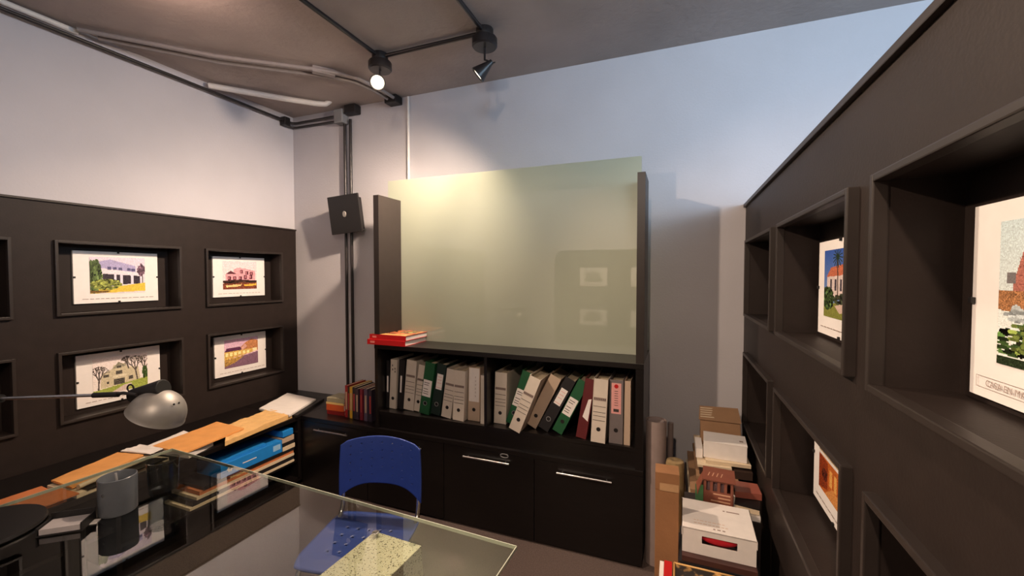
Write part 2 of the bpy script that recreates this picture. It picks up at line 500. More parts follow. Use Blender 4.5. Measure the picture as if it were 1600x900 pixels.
# pale conduits on the ceiling
for i, (dx, l) in enumerate(((0.0, 'upper'), (0.10, 'lower'))):
    o_ = dx * 0.6
    pts = [(XP + 0.06, 1.40 + 1.6 * o_, ZC - 0.03), (-2.85 - o_, 1.90 + o_, ZC - 0.03), (-2.40 - o_, 2.26 + o_, ZC - 0.03), (-2.28 - o_, 2.37 + o_, ZC - 0.03), (-2.20 - o_, 2.50 + o_ * 0.5, ZC - 0.03), (-2.165 - o_, 2.68, ZC - 0.03), (-2.165 - o_, YB - 0.06, ZC - 0.03)]
    conduit(pts, 0.014, M_GPIPE, 'pale painted conduit bending across the ceiling to the back wall, %s of the pair' % ('first' if i == 0 else 'second'))
single('conduit_clamp', MB().obox((-2.36, 2.33, ZC - 0.025), (0.05, 0.15, 0.045), Matrix.Rotation(R(-40), 3, 'Z')), M_GPIPE, 'pale clamp holding the two painted ceiling conduits', 'clamp', (-2.36, 2.33, ZC), 0.004)
single('conduit_end_box', B(-2.255, -2.14, YB - 0.09, YB - 0.001, 3.055, 3.115), M_BLACK, 'small black box where the pale ceiling conduits meet the back wall', 'junction box', (-2.2, YB, 3.05), 0.006)
conduit([(XP + 0.03, 2.16, ZC - 0.035), (-2.95, 2.60, ZC - 0.035), (-2.83, 2.72, ZC - 0.035), (-2.79, 2.77, ZC - 0.025), (-2.77, 2.80, ZC + 0.01)], 0.022, M_WPIPE, 'thick white pipe ending in an elbow at the ceiling')
conduit([(XP + 0.012, -1.0, 3.092), (XP + 0.012, 1.42, 3.092)], 0.016, M_WPIPE, 'white tube standing in for the pale wall strip above the black conduit')  # tube added in place of the pale wall strip under the ceiling


def spot_fixture(loc, head, aim, label):
    """ceiling spot: box, round canopy, stem, conical head with lit lens"""
    x, y, z = loc
    t = thing('spot_lamp', label, 'spot lamp', loc, group='spot lamps on the ceiling')
    MB().cyl((x, y, ZC - 0.001), (x, y, z - 0.035), 0.052, n=28).build('junction_box', M_PIPE, t, 0.006)
    MB().lathe([(0.0, z - 0.036), (0.070, z - 0.036), (0.076, z - 0.045), (0.076, z - 0.085), (0.068, z - 0.094), (0, z - 0.094)], 32, (x, y, 0)).build('canopy', M_PIPE, t)
    h = Vector(head); a = (Vector(aim) - h).normalized()
    MB().tube([(x, y, z - 0.09), (x, y, z - 0.165), tuple(h - a * 0.012)], 0.007, 8).build('stem', M_PIPE, t)
    q = a.to_track_quat('Z', 'Y').to_matrix()
    hd = MB().lathe([(0.0, -0.02), (0.015, -0.02), (0.018, 0.0), (0.048, 0.088), (0.050, 0.098), (0.045, 0.098), (0.042, 0.088), (0.0, 0.07)], 32, h, q).build('head', M_PIPE, t)
    MB().lathe([(0.0, 0.0905), (0.0405, 0.0905), (0.0405, 0.086), (0.0, 0.086)], 28, h, q).build('lens', M_LED, hd, label='glowing round lens')
    side = a.cross(Vector((0, 0, 1))).normalized()
    MB().cyl(h + side * 0.008, h + side * 0.03 - a * 0.035, 0.005, n=8).build('tilt_knob', M_PIPE, hd)
    return t


spot_fixture((-1.86, 2.32, 3.10), (-1.865, 2.31, 2.935), (-0.5, 0.3, 1.6), 'black spot lamp with its lit round lens facing the viewer')
spot_fixture((-1.09, 2.32, 3.10), (-1.058, 2.32, 2.906), (-2.058, 2.07, 2.04), 'black conical spot lamp turned away to the left')


# ------------------------------------------------------------------ small painter for flat prints
def canvas(w, h, top, bot):
    t = np.linspace(0, 1, h)[:, None, None]
    return np.array(top, float) * (1 - t) + np.array(bot, float) * t + np.zeros((h, w, 1))


def rect(im, x0, x1, y0, y1, c, n=0.0):
    h, w, _ = im.shape
    a, b, p, q = int(x0 * w), max(int(x0 * w) + 1, int(x1 * w)), int(y0 * h), max(int(y0 * h) + 1, int(y1 * h))
    s = im[p:q, a:b]
    s[:] = c
    if n: s *= 1 + n * rng.standard_normal(s.shape[:2])[:, :, None]


def poly(im, pts, c, n=0.0):
    h, w, _ = im.shape
    yy, xx = np.mgrid[0:h, 0:w]; xx = (xx + .5) / w; yy = (yy + .5) / h
    m = np.zeros((h, w), bool); j = len(pts) - 1
    for i in range(len(pts)):
        (xi, yi), (xj, yj) = pts[i], pts[j]
        if yi != yj:
            m ^= ((yi > yy) != (yj > yy)) & (xx < (xj - xi) * (yy - yi) / (yj - yi) + xi)
        j = i
    f = 1 + n * rng.standard_normal((h, w))[:, :, None]
    im[m] = (np.array(c) * f)[m]


def bush(im, cx, cy, rx, ry, c, n=0.35, k=60, s=0.3):
    h, w, _ = im.shape
    yy, xx = np.mgrid[0:h, 0:w]; xx = (xx + .5) / w; yy = (yy + .5) / h
    for _ in range(k):
        a = rng.uniform(0, 2 * PI); r = math.sqrt(rng.uniform())
        px, py = cx + rx * r * math.cos(a), cy + ry * r * math.sin(a)
        m = ((xx - px) / (rx * s)) ** 2 + ((yy - py) / (ry * s)) ** 2 < 1
        im[m] = np.array(c) * (1 + n * rng.standard_normal())


def line(im, x0, y0, x1, y1, wd, c):
    dx, dy = x1 - x0, y1 - y0; L = math.hypot(dx, dy) or 1; nx, ny = -dy / L * wd, dx / L * wd
    poly(im, [(x0 + nx, y0 + ny), (x1 + nx, y1 + ny), (x1 - nx, y1 - ny), (x0 - nx, y0 - ny)], c)


def bare_tree(im, x, y, L, a, d, c):
    if d == 0: return
    x1, y1 = x + L * math.cos(a) * 0.62, y - L * math.sin(a)
    line(im, x, y, x1, y1, 0.0028 * d, c)
    for k in (-0.45, 0.4, 0.05): bare_tree(im, x1, y1, L * 0.66, a + k + rng.uniform(-.12, .12), d - 1, c)


def pic_pavilion():
    im = canvas(120, 80, (226, 214, 232), (232, 222, 226))
    poly(im, [(0.12, 0.14), (0.35, 0.06), (0.82, 0.24), (0.82, 0.46), (0.12, 0.42)], (176, 168, 208), 0.05)
    poly(im, [(0.16, 0.30), (0.82, 0.42), (0.96, 0.46), (0.96, 0.52), (0.16, 0.42)], (238, 226, 236))
    for x in (0.30, 0.40, 0.50, 0.66, 0.74): rect(im, x, x + 0.07, 0.24 + x * 0.10, 0.32 + x * 0.10, (96, 92, 130), 0.1)
    poly(im, [(0.22, 0.46), (0.96, 0.53), (0.96, 0.74), (0.22, 0.78)], (60, 52, 62), 0.2)
    for x in (0.42, 0.53, 0.73, 0.90): rect(im, x, x + 0.045, 0.44 + 0.06 * x, 0.80 - 0.06 * x, (226, 220, 236))
    poly(im, [(0.0, 0.86), (0.55, 0.80), (1, 0.72), (1, 0.96), (0, 1)], (226, 196, 80), 0.06)
    bush(im, 0.08, 0.52, 0.12, 0.44, (86, 104, 62), 0.35, 300, 0.14)
    bush(im, 0.28, 0.76, 0.26, 0.14, (122, 130, 66), 0.35, 260, 0.12)
    bush(im, 0.93, 0.34, 0.07, 0.16, (110, 84, 100), 0.3, 40)
    poly(im, [(0, 0.92), (0.35, 0.93), (0.30, 0.98), (0, 0.99)], (120, 92, 52), 0.2)
    return im


def pic_arches():
    im = canvas(66, 48, (240, 214, 220), (246, 228, 226))
    poly(im, [(0.30, 0.30), (0.42, 0.22), (0.66, 0.26), (0.95, 0.34), (0.95, 0.74), (0.08, 0.74), (0.08, 0.46), (0.30, 0.44)], (226, 164, 172), 0.06)
    poly(im, [(0.08, 0.46), (0.22, 0.34), (0.40, 0.46)], (96, 48, 58), 0.15)
    for x, y in ((0.14, 0.56), (0.30, 0.56), (0.46, 0.56), (0.62, 0.52), (0.78, 0.52), (0.50, 0.32), (0.66, 0.36), (0.80, 0.38)):
        rect(im, x, x + 0.09, y, y + 0.13, (92, 40, 52), 0.2)
        rect(im, x + 0.02, x + 0.05, y + 0.02, y + 0.10, (200, 130, 140))
    bush(im, 0.5, 0.74, 0.5, 0.06, (62, 40, 34), 0.3, 90)
    poly(im, [(0.0, 0.80), (1, 0.76), (1, 1), (0, 1)], (122, 64, 46), 0.25)
    poly(im, [(0.08, 0.86), (0.55, 0.82), (0.50, 0.90), (0.1, 0.93)], (240, 206, 140), 0.05)
    poly(im, [(0.60, 0.84), (0.98, 0.80), (0.98, 0.88), (0.62, 0.90)], (232, 186, 70), 0.08)
    return im


def pic_winter():
    im = canvas(120, 80, (240, 228, 228), (244, 236, 230))
    poly(im, [(0.14, 0.44), (0.34, 0.34), (0.36, 0.24), (0.56, 0.22), (0.62, 0.34), (0.82, 0.38), (0.86, 0.78), (0.12, 0.84)], (206, 196, 168), 0.05)
    poly(im, [(0.34, 0.34), (0.45, 0.16), (0.60, 0.30)], (150, 146, 128), 0.1)
    for x0, x1, y0, y1 in ((0.18, 0.28, 0.48, 0.56), (0.40, 0.52, 0.42, 0.52), (0.36, 0.56, 0.64, 0.80), (0.64, 0.72, 0.62, 0.72), (0.24, 0.28, 0.68, 0.74), (0.42, 0.5, 0.28, 0.34)):
        rect(im, x0, x1, y0, y1, (84, 80, 74), 0.25)
    poly(im, [(0.34, 0.54), (0.60, 0.52), (0.60, 0.58), (0.34, 0.60)], (228, 220, 196))
    poly(im, [(0, 0.88), (0.4, 0.82), (1, 0.72), (1, 1), (0, 1)], (158, 172, 84), 0.10)
    poly(im, [(0.3, 1), (0.55, 0.84), (0.70, 0.82), (0.60, 1)], (214, 196, 190), 0.05)
    for x, y, L, a in ((0.09, 0.88, 0.26, 1.5), (0.80, 0.76, 0.28, 1.75), (0.92, 0.74, 0.26, 1.45), (0.64, 0.40, 0.15, 1.9)):
        bare_tree(im, x, y, L, a, 5, (92, 84, 80))
    bush(im, 0.95, 0.58, 0.05, 0.16, (64, 84, 48), 0.3, 40)
    return im


def pic_dusk():
    im = canvas(66, 48, (216, 176, 206), (240, 206, 206))
    poly(im, [(0.42, 0.36), (0.62, 0.16), (0.80, 0.06), (1, 0.14), (1, 0.52), (0.42, 0.50)], (190, 128, 84), 0.08)
    poly(im, [(0.48, 0.34), (0.60, 0.20), (0.66, 0.32), (0.52, 0.44)], (222, 170, 156), 0.05)
    poly(im, [(0.0, 0.42), (0.06, 0.30), (0.46, 0.30), (0.50, 0.42)], (96, 52, 84), 0.12)
    poly(im, [(0.0, 0.42), (0.84, 0.42), (0.84, 0.56), (0.0, 0.70)], (216, 176, 96), 0.10)
    for x in (0.04, 0.16, 0.28, 0.40, 0.54, 0.66, 0.84): rect(im, x, x + 0.07, 0.48 - 0.03 * x, 0.60 - 0.05 * x, (252, 236, 170), 0.05)
    rect(im, 0.84, 0.97, 0.42, 0.54, (255, 236, 190))
    poly(im, [(0.0, 0.74), (1, 0.56), (1, 1), (0, 1)], (128, 96, 116), 0.06)
    poly(im, [(0.0, 0.70), (0.60, 0.62), (0.30, 0.84), (0, 0.94)], (176, 138, 74), 0.15)
    return im


def pic_palm():
    im = canvas(180, 120, (58, 92, 176), (150, 176, 214))
    poly(im, [(0.10, 0.40), (0.40, 0.30), (0.92, 0.34), (0.98, 0.74), (0.10, 0.70)], (226, 208, 204), 0.05)
    poly(im, [(0.08, 0.40), (0.22, 0.26), (0.62, 0.22), (0.86, 0.32), (0.5, 0.38)], (196, 112, 84), 0.10)
    for x in (0.20, 0.34, 0.50, 0.66, 0.80): rect(im, x, x + 0.06, 0.44, 0.60, (80, 74, 84), 0.2)
    poly(im, [(0, 0.80), (1, 0.74), (1, 1), (0, 1)], (132, 136, 66), 0.12)
    poly(im, [(0.35, 0.82), (0.8, 0.74), (0.9, 0.84), (0.5, 0.92)], (216, 190, 176), 0.06)
    bush(im, 0.12, 0.72, 0.20, 0.16, (58, 78, 44), 0.4, 260, 0.13)
    bush(im, 0.55, 0.72, 0.20, 0.07, (54, 62, 46), 0.35, 50)
    line(im, 0.44, 0.72, 0.42, 0.10, 0.014, (66, 52, 46))
    for a in np.linspace(0, 2 * PI, 15): line(im, 0.42, 0.10, 0.42 + 0.15 * math.cos(a), 0.10 + 0.14 * math.sin(a) + 0.03, 0.008, (40, 58, 44))
    return im


def pic_brick():
    im = canvas(180, 120, (206, 226, 232), (232, 236, 232))
    poly(im, [(0.10, 0.44), (0.16, 0.22), (0.55, 0.02), (1, 0.0), (1, 0.62), (0.10, 0.56)], (176, 112, 100), 0.06)
    for k in range(5): line(im, 0.14, 0.26 + 0.06 * k, 0.9, 0.10 + 0.07 * k, 0.003, (140, 84, 76))
    rect(im, 0.20, 0.40, 0.36, 0.46, (222, 214, 214), 0.05)
    poly(im, [(0.0, 0.48), (1, 0.48), (1, 0.66), (0.0, 0.62)], (164, 116, 78), 0.15)
    rect(im, 0.55, 0.75, 0.28, 0.46, (86, 66, 62), 0.1); rect(im, 0.80, 0.95, 0.24, 0.44, (86, 66, 62), 0.1)
    bush(im, 0.16, 0.64, 0.10, 0.05, (176, 186, 190), 0.15, 30)
    bush(im, 0.5, 0.84, 0.52, 0.17, (54, 76, 40), 0.5, 420, 0.07)
    bush(im, 0.30, 0.80, 0.24, 0.15, (108, 124, 62), 0.35, 160, 0.09)
    poly(im, [(0, 0.94), (1, 0.96), (1, 1), (0, 1)], (40, 52, 34), 0.2)
    rect(im, 0.06, 0.12, 0.36, 0.44, (120, 116, 118))
    return im


def pic_interior():
    im = canvas(180, 120, (240, 234, 230), (240, 234, 230))
    rect(im, 0.0, 1.0, 0.0, 0.42, (170, 150, 116), 0.15)
    bush(im, 0.3, 0.16, 0.3, 0.14, (92, 92, 66), 0.4, 60)
    bush(im, 0.8, 0.24, 0.2, 0.14, (70, 74, 60), 0.4, 50)
    rect(im, 0.4, 0.6, 0.18, 0.36, (228, 220, 210), 0.1)
    rect(im, 0.0, 1.0, 0.47, 1.0, (196, 104, 46), 0.12)
    poly(im, [(0.0, 0.47), (0.3, 0.5), (0.3, 0.9), (0, 1)], (142, 60, 30), 0.15)
    for x in (0.36, 0.5, 0.66, 0.82): rect(im, x, x + 0.08, 0.56, 0.80, (240, 176, 96), 0.1)
    poly(im, [(0.2, 1), (0.45, 0.80), (0.8, 0.82), (0.95, 1)], (222, 150, 84), 0.1)
    bush(im, 0.2, 0.72, 0.08, 0.08, (84, 34, 24), 0.3, 30)
    return im


def pic_grey():
    im = canvas(60, 40, (200, 200, 200), (214, 212, 208))
    poly(im, [(0.1, 0.4), (0.5, 0.2), (0.9, 0.4), (0.9, 0.75), (0.1, 0.75)], (150, 146, 140), 0.1)
    for x in (0.2, 0.4, 0.6, 0.75): rect(im, x, x + 0.08, 0.5, 0.65, (70, 68, 66), 0.1)
    rect(im, 0, 1, 0.75, 1, (120, 124, 104), 0.15)
    return im


def print_obj(name, im, o, ux, uz, W, H, parent):
    """a flat print: one small face per colour cell, lower-left corner o, directions ux, uz"""
    h, w, _ = im.shape
    o = Vector(o) - Vector(parent_org(parent)); ux = Vector(ux); uz = Vector(uz)
    V = [o + ux * (W * i / w) + uz * (H * (1 - j / h)) for j in range(h + 1) for i in range(w + 1)]
    F = [(j * (w + 1) + i, (j + 1) * (w + 1) + i, (j + 1) * (w + 1) + i + 1, j * (w + 1) + i + 1) for j in range(h) for i in range(w)]
    me = bpy.data.meshes.new(name); me.from_pydata([tuple(v) for v in V], [], F)
    im = im * (1 + 0.05 * rng.standard_normal((h, w)))[:, :, None]
    c = np.clip(im.reshape(-1, 3) / 255.0, 0, 1); c = np.where(c <= 0.04045, c / 12.92, ((c + 0.055) / 1.055) ** 2.4)
    at = me.color_attributes.new('print', 'FLOAT_COLOR', 'CORNER')
    d = np.ones((len(F) * 4, 4), np.float32); d[:, :3] = np.repeat(c, 4, axis=0)
    at.data.foreach_set('color', d.ravel())
    me.materials.append(M_PRINT)
    ob = bpy.data.objects.new(name, me); COL.objects.link(ob); ob.parent = parent
    return ob


def picture(im, pos, ux, n, label, inset=(0.083, 0.075, 0.075, 0.035), caption=None, two=False):
    """frameless clip picture 45 x 33 cm. pos: lower-left corner as seen, ux: to the right as seen, n: out of the wall"""
    W, H = 0.452, 0.332
    o = Vector(pos); ux = Vector(ux); n = Vector(n); uz = Vector((0, 0, 1))
    c = o + ux * W / 2
    t = thing('clip_framed_photograph', label, 'picture', tuple(c), group='framed photographs in the niches')
    M = Matrix((ux, n, uz)).transposed()
    mid = o + ux * W / 2 + uz * H / 2
    MB().obox(mid - n * 0.009, (W, 0.014, H), M).build('mount', M_MAT, t)
    l, r, b, tp = inset
    print_obj('photo_print', im, o + ux * l + uz * b + n * 0.0003, ux, uz, W - l - r, H - b - tp, t)
    for q in (o + uz * H / 2, o + ux * W + uz * H / 2, o + ux * W / 2, o + ux * W / 2 + uz * H):
        MB().obox(q + n * 0.001 - (q - mid).normalized() * 0.004, (0.011, 0.006, 0.011), M).build('clip', M_BLACK, t, 0.001)
    # caption: thin lettering under the photo
    if caption:
        text_mb(caption, 0.0155, o + ux * 0.046 + uz * 0.0215 + n * 0.0006, ux, uz).build('caption', M_INK, t)
        fr = MB()
        for a, bb, z0, z1 in ((0.022, 0.43, 0.017, 0.0178), (0.022, 0.43, 0.0362, 0.037), (0.022, 0.023, 0.017, 0.037), (0.429, 0.43, 0.017, 0.037)):
            p = [o + ux * a + uz * z0, o + ux * bb + uz * z0, o + ux * bb + uz * z1, o + ux * a + uz * z1]
            fr.add([q + n * 0.0006 for q in p], [(0, 1, 2, 3)])
        fr.build('caption_border', M_INK, t)
    else:
        fr = MB(); x = 0.04
        while x < 0.41:
            k = rng.uniform(0.012, 0.035)
            p = [o + ux * x + uz * 0.026, o + ux * (x + k) + uz * 0.026, o + ux * (x + k) + uz * 0.029, o + ux * x + uz * 0.029]
            fr.add([q + n * 0.0006 for q in p], [(0, 1, 2, 3)]); x += k + 0.008
        fr.build('caption', M_INK, t)
    return t


XBL = XP - ND + 0.017
for (ci, ri, im, lab) in ((1, 1, pic_pavilion(), 'photograph of a pale house with white columns and yellow lawn, upper left niche'),
                          (2, 1, pic_arches(), 'photograph of a pink house with dark arched openings, upper niche near the corner'),
                          (1, 0, pic_winter(), 'photograph of a grey house between bare trees, behind the desk lamp'),
                          (2, 0, pic_dusk(), 'photograph of a house at dusk with lit windows, lower niche near the corner')):
    y0 = (1.414, 2.250)[ci - 1]
    picture(im, (XBL, y0, (0.806, 1.463)[ri]), (0, 1, 0), (1, 0, 0), lab, (0.078, 0.078, 0.062, 0.035))
XBR = XR + ND - 0.017
for (ci, ri, im, lab, cap) in ((1, 1, pic_palm(), 'photograph of a white house with a palm tree in the right wall', None),
                               (0, 1, pic_brick(), 'photograph of a brick building above green shrubs, largest in the right wall', 'CASA EN MARTINEZ'),
                               (1, 0, pic_interior(), 'mount with an orange interior photograph in the lower right niche', None),
                               (2, 1, pic_grey(), 'mostly hidden photograph in the farthest upper niche of the right wall', None)):
    picture(im, (XBR, (1.005, 1.885, 2.735)[ci] + (0 if ri else 0.012), (0.806, 1.430)[ri]), (0, -1, 0), (-1, 0, 0), lab, (0.07, 0.07, 0.066, 0.034), cap)
for xi, c in enumerate(XN):
    for ri, r in enumerate(NZ):
        picture(pic_grey(), (c[1] - 0.095, -1.703, (0.806, 1.463)[ri]), (-1, 0, 0), (0, 1, 0),
                'photograph behind the viewer, mirrored in the frosted glass, %s %s' % (('upper' if ri else 'lower'), ('left' if xi == 0 else 'right')))


# ------------------------------------------------------------------ credenza along the back wall
CT = 0.555                                                    # credenza top
X0, X1 = -2.70, -0.165
YC = YB - 0.02
cr = thing('credenza', 'long low dark credenza with steel bar handles along the back wall', 'credenza', ((X0 + X1) / 2, 2.65, 0))
B(X0, X1, YF + 0.02, YC, 0.05, CT - 0.03).build('body', M_CAB, cr)
B(X0 + 0.03, X1 - 0.03, YF + 0.06, YC - 0.02, 0, 0.05).build('plinth', M_CAB, cr)
B(X0 - 0.005, X1, YF - 0.005, YC, CT - 0.03, CT).build('top', M_CAB, cr, 0.002)
wd = (X1 - X0) / 4
for i in range(4):
    a = X0 + i * wd; b = a + wd
    d = B(a + 0.002, b - 0.002, YF, YF + 0.019, 0.012, CT - 0.034).build('drawer_front', M_CAB, cr, 0.0015)
    xc = [-2.392, -1.755, -1.117, -0.492][i]
    MB().cyl((xc - 0.16, YF - 0.022, 0.471), (xc + 0.16, YF - 0.022, 0.471), 0.006, n=12).cyl((xc - 0.13, YF, 0.471), (xc - 0.13, YF - 0.022, 0.471), 0.004, n=8).cyl((xc + 0.13, YF, 0.471), (xc + 0.13, YF - 0.022, 0.471), 0.004, n=8).build('handle', M_HANDLE, d, label='slim steel bar handle')
    if i == 2:
        ring = [(-0.995 + 0.026 * math.cos(k), YF - 0.003, 0.512 + 0.0115 * math.sin(k)) for k in np.linspace(0, 2 * PI, 33)]
        MB().tube(ring, 0.0035, 8, cap=False).build('lock_ring', M_GBOX, d, label='small oval grey ring')

# ------------------------------------------------------------------ binder shelf with tall uprights, on the credenza
SB, ST = 0.675, 1.153
sh = thing('binder_shelf', 'dark open shelf unit with tall side uprights standing on the credenza', 'shelf unit', ((-1.992 + X1) / 2, 2.6, CT))
YS = 2.86
B(-1.992, -1.968, YF, YS, CT, ST - 0.03).build('side_panel', M_CAB, sh)
B(-0.208, X1, YF, YS, CT, ST - 0.03).build('side_panel', M_CAB, sh)
MB().prism([(YF, ST + 0.0735), (2.652, ST + 0.0735), (2.652, 2.204), (YF, 2.204)], 'x', -1.992, -1.947).build('upright', M_PANELTRIM, sh, 0.001)
B(-0.208, X1, YF, 2.652, ST, 2.204).build('upright', M_PANELTRIM, sh, 0.001)
B(-1.992, X1, YF - 0.004, YS, ST - 0.03, ST).build('top_board', M_CAB, sh, 0.001)
B(-1.968, -0.208, YF + 0.012, YS, SB - 0.022, SB).build('bottom_board', M_CAB, sh)
B(-1.968, -0.208, YF + 0.02, YF + 0.04, CT, SB - 0.022).build('kick_board', M_CAB, sh)
B(-1.137, -1.117, YF + 0.004, YS, SB, ST - 0.03).build('divider', M_CAB, sh)
B(-1.968, -0.208, YS - 0.012, YS, SB, ST - 0.03).build('back_board', M_CAB, sh)

single('frosted_glass_panel', B(-2.065, -0.206, 2.655, 2.665, ST + 0.001, 2.360), M_FROST, 'large greenish frosted glass sheet standing behind the shelf uprights', 'glass panel', (-1.13, 2.66, ST))


# ------------------------------------------------------------------ binders
def binder(key, X, Y, ang, H, Wd, cover, label, face='plain', hole='dark', D=0.285):
    a = R(ang)
    t = thing('ring_binder', label, 'binder', (X, Y, SB + Wd / 2 * abs(math.sin(a)) + 0.0005), (0, a, 0), 'ring binders on the shelf', world=False)
    w2 = Wd / 2
    MB().box(-w2, w2, 0, 0.003, 0, H).box(-w2, -w2 + 0.003, 0, D, 0, H).box(w2 - 0.003, w2, 0, D, 0, H).build('cover', cover, t, 0.0008)
    if Wd > 0.03:
        B(-w2 + 0.006, w2 - 0.010, 0.012, D - 0.018, 0.006, H - 0.022).build('pages', M_CREAM, t)
    e = -0.0006
    if hole:
        r = 0.0135; zc = H * 0.21
        if hole == 'ring':
            MB().tube([(r * math.cos(k), e - 0.001, zc + r * math.sin(k)) for k in np.linspace(0, 2 * PI, 25)], 0.0022, 6, cap=False).build('finger_ring', M_GBOX, t)
        MB().cyl((0, e, zc), (0, 0.001, zc), r * 0.9, n=20).build('finger_hole', M_BLACK, t)

    def strip(x0, x1, z0, z1, m, nm, ee=e): B(x0, x1, ee, 0.0008, z0, z1).build(nm, m, t)
    wi = w2 * 0.86
    if face == 'form':                                   # printed form on the spine: dark title bar and ruled lines
        strip(-wi, wi, H * 0.66, H * 0.71, M_INK, 'printed_title')
        lm = MB()
        for z in (0.565, 0.475, 0.415, 0.345): lm.box(-wi, wi, e, 0.0008, H * z, H * z + 0.0028)
        for k in range(7):
            x = -wi + (k + 0.5) * 2 * wi / 7
            lm.box(x - 0.003, x + 0.001, e - 0.0004, 0.0008, H * 0.672, H * 0.70)
        lm.build('printed_lines', M_DINK, t)
    elif face == 'label':                                # pasted white label
        strip(-wi, wi, H * 0.34, H * 0.66, M_WHITE, 'spine_label')
        lm = MB()
        for z in (0.60, 0.56, 0.48, 0.43, 0.39): lm.box(-wi * 0.8, wi * rng.uniform(0.2, 0.8), e - 0.0006, 0.0008, H * z, H * z + 0.004)
        lm.build('handwriting', M_DINK, t)
    elif face == 'small':
        strip(-wi * 0.75, wi * 0.75, H * 0.50, H * 0.80, M_WHITE, 'spine_label')
        lm = MB()
        for z in (0.74, 0.68, 0.62): lm.box(-wi * 0.5, wi * 0.5, e - 0.0006, 0.0008, H * z, H * z + 0.003)
        lm.box(-wi * 0.75, wi * 0.75, e - 0.0006, 0.0008, H * 0.53, H * 0.53 + 0.003).build('handwriting', M_LPINK, t)
    elif face == 'slot':
        strip(-0.0065, 0.0065, H * 0.34, H * 0.68, M_WHITE, 'spine_label')
    elif face == 'paper':
        strip(-wi, wi, H * 0.36, H * 0.985, M_WHITE, 'spine_label')
        lm = MB()
        for z in np.linspace(0.45, 0.8, 6): lm.box(wi * 0.25, wi * 0.32, e - 0.0006, 0.0008, H * z, H * z + 0.012)
        lm.build('handwriting', M_INK, t)
    elif face == 'ink':
        lm = MB()
        for z, x in ((0.86, -0.5), (0.80, 0.3), (0.78, -0.4), (0.74, 0.35)): lm.box(w2 * x, w2 * x + 0.007, e, 0.0008, H * z, H * z + 0.014)
        lm.build('handwriting', M_DINK, t)
    elif face == 'pink':
        strip(-wi * 0.82, wi * 0.82, H * 0.47, H * 0.95, M_LPINK, 'spine_label')
        MB().box(-wi * 0.45, wi * 0.45, e - 0.0006, 0.0008, H * 0.50, H * 0.545).build('printed_code', M_DINK, t)
        MB().cyl((0, e - 0.0006, H * 0.90), (0, 0.0008, H * 0.90), 0.012, n=16).build('printed_emblem', M_REDBOOK, t)
        lm = MB()
        for z in np.linspace(0.60, 0.82, 7): lm.box(-wi * 0.3, wi * 0.3, e - 0.0006, 0.0008, H * z, H * z + 0.003)
        lm.build('printed_lines', M_DINK, t)
    elif face == 'torn':
        MB().prism([(-wi * 0.4, H * 0.36), (wi * 0.95, H * 0.30), (wi * 0.95, H * 0.68), (wi * 0.3, H * 0.66)], 'y', e, 0.0008).build('spine_label', M_WHITE, t)
    return t


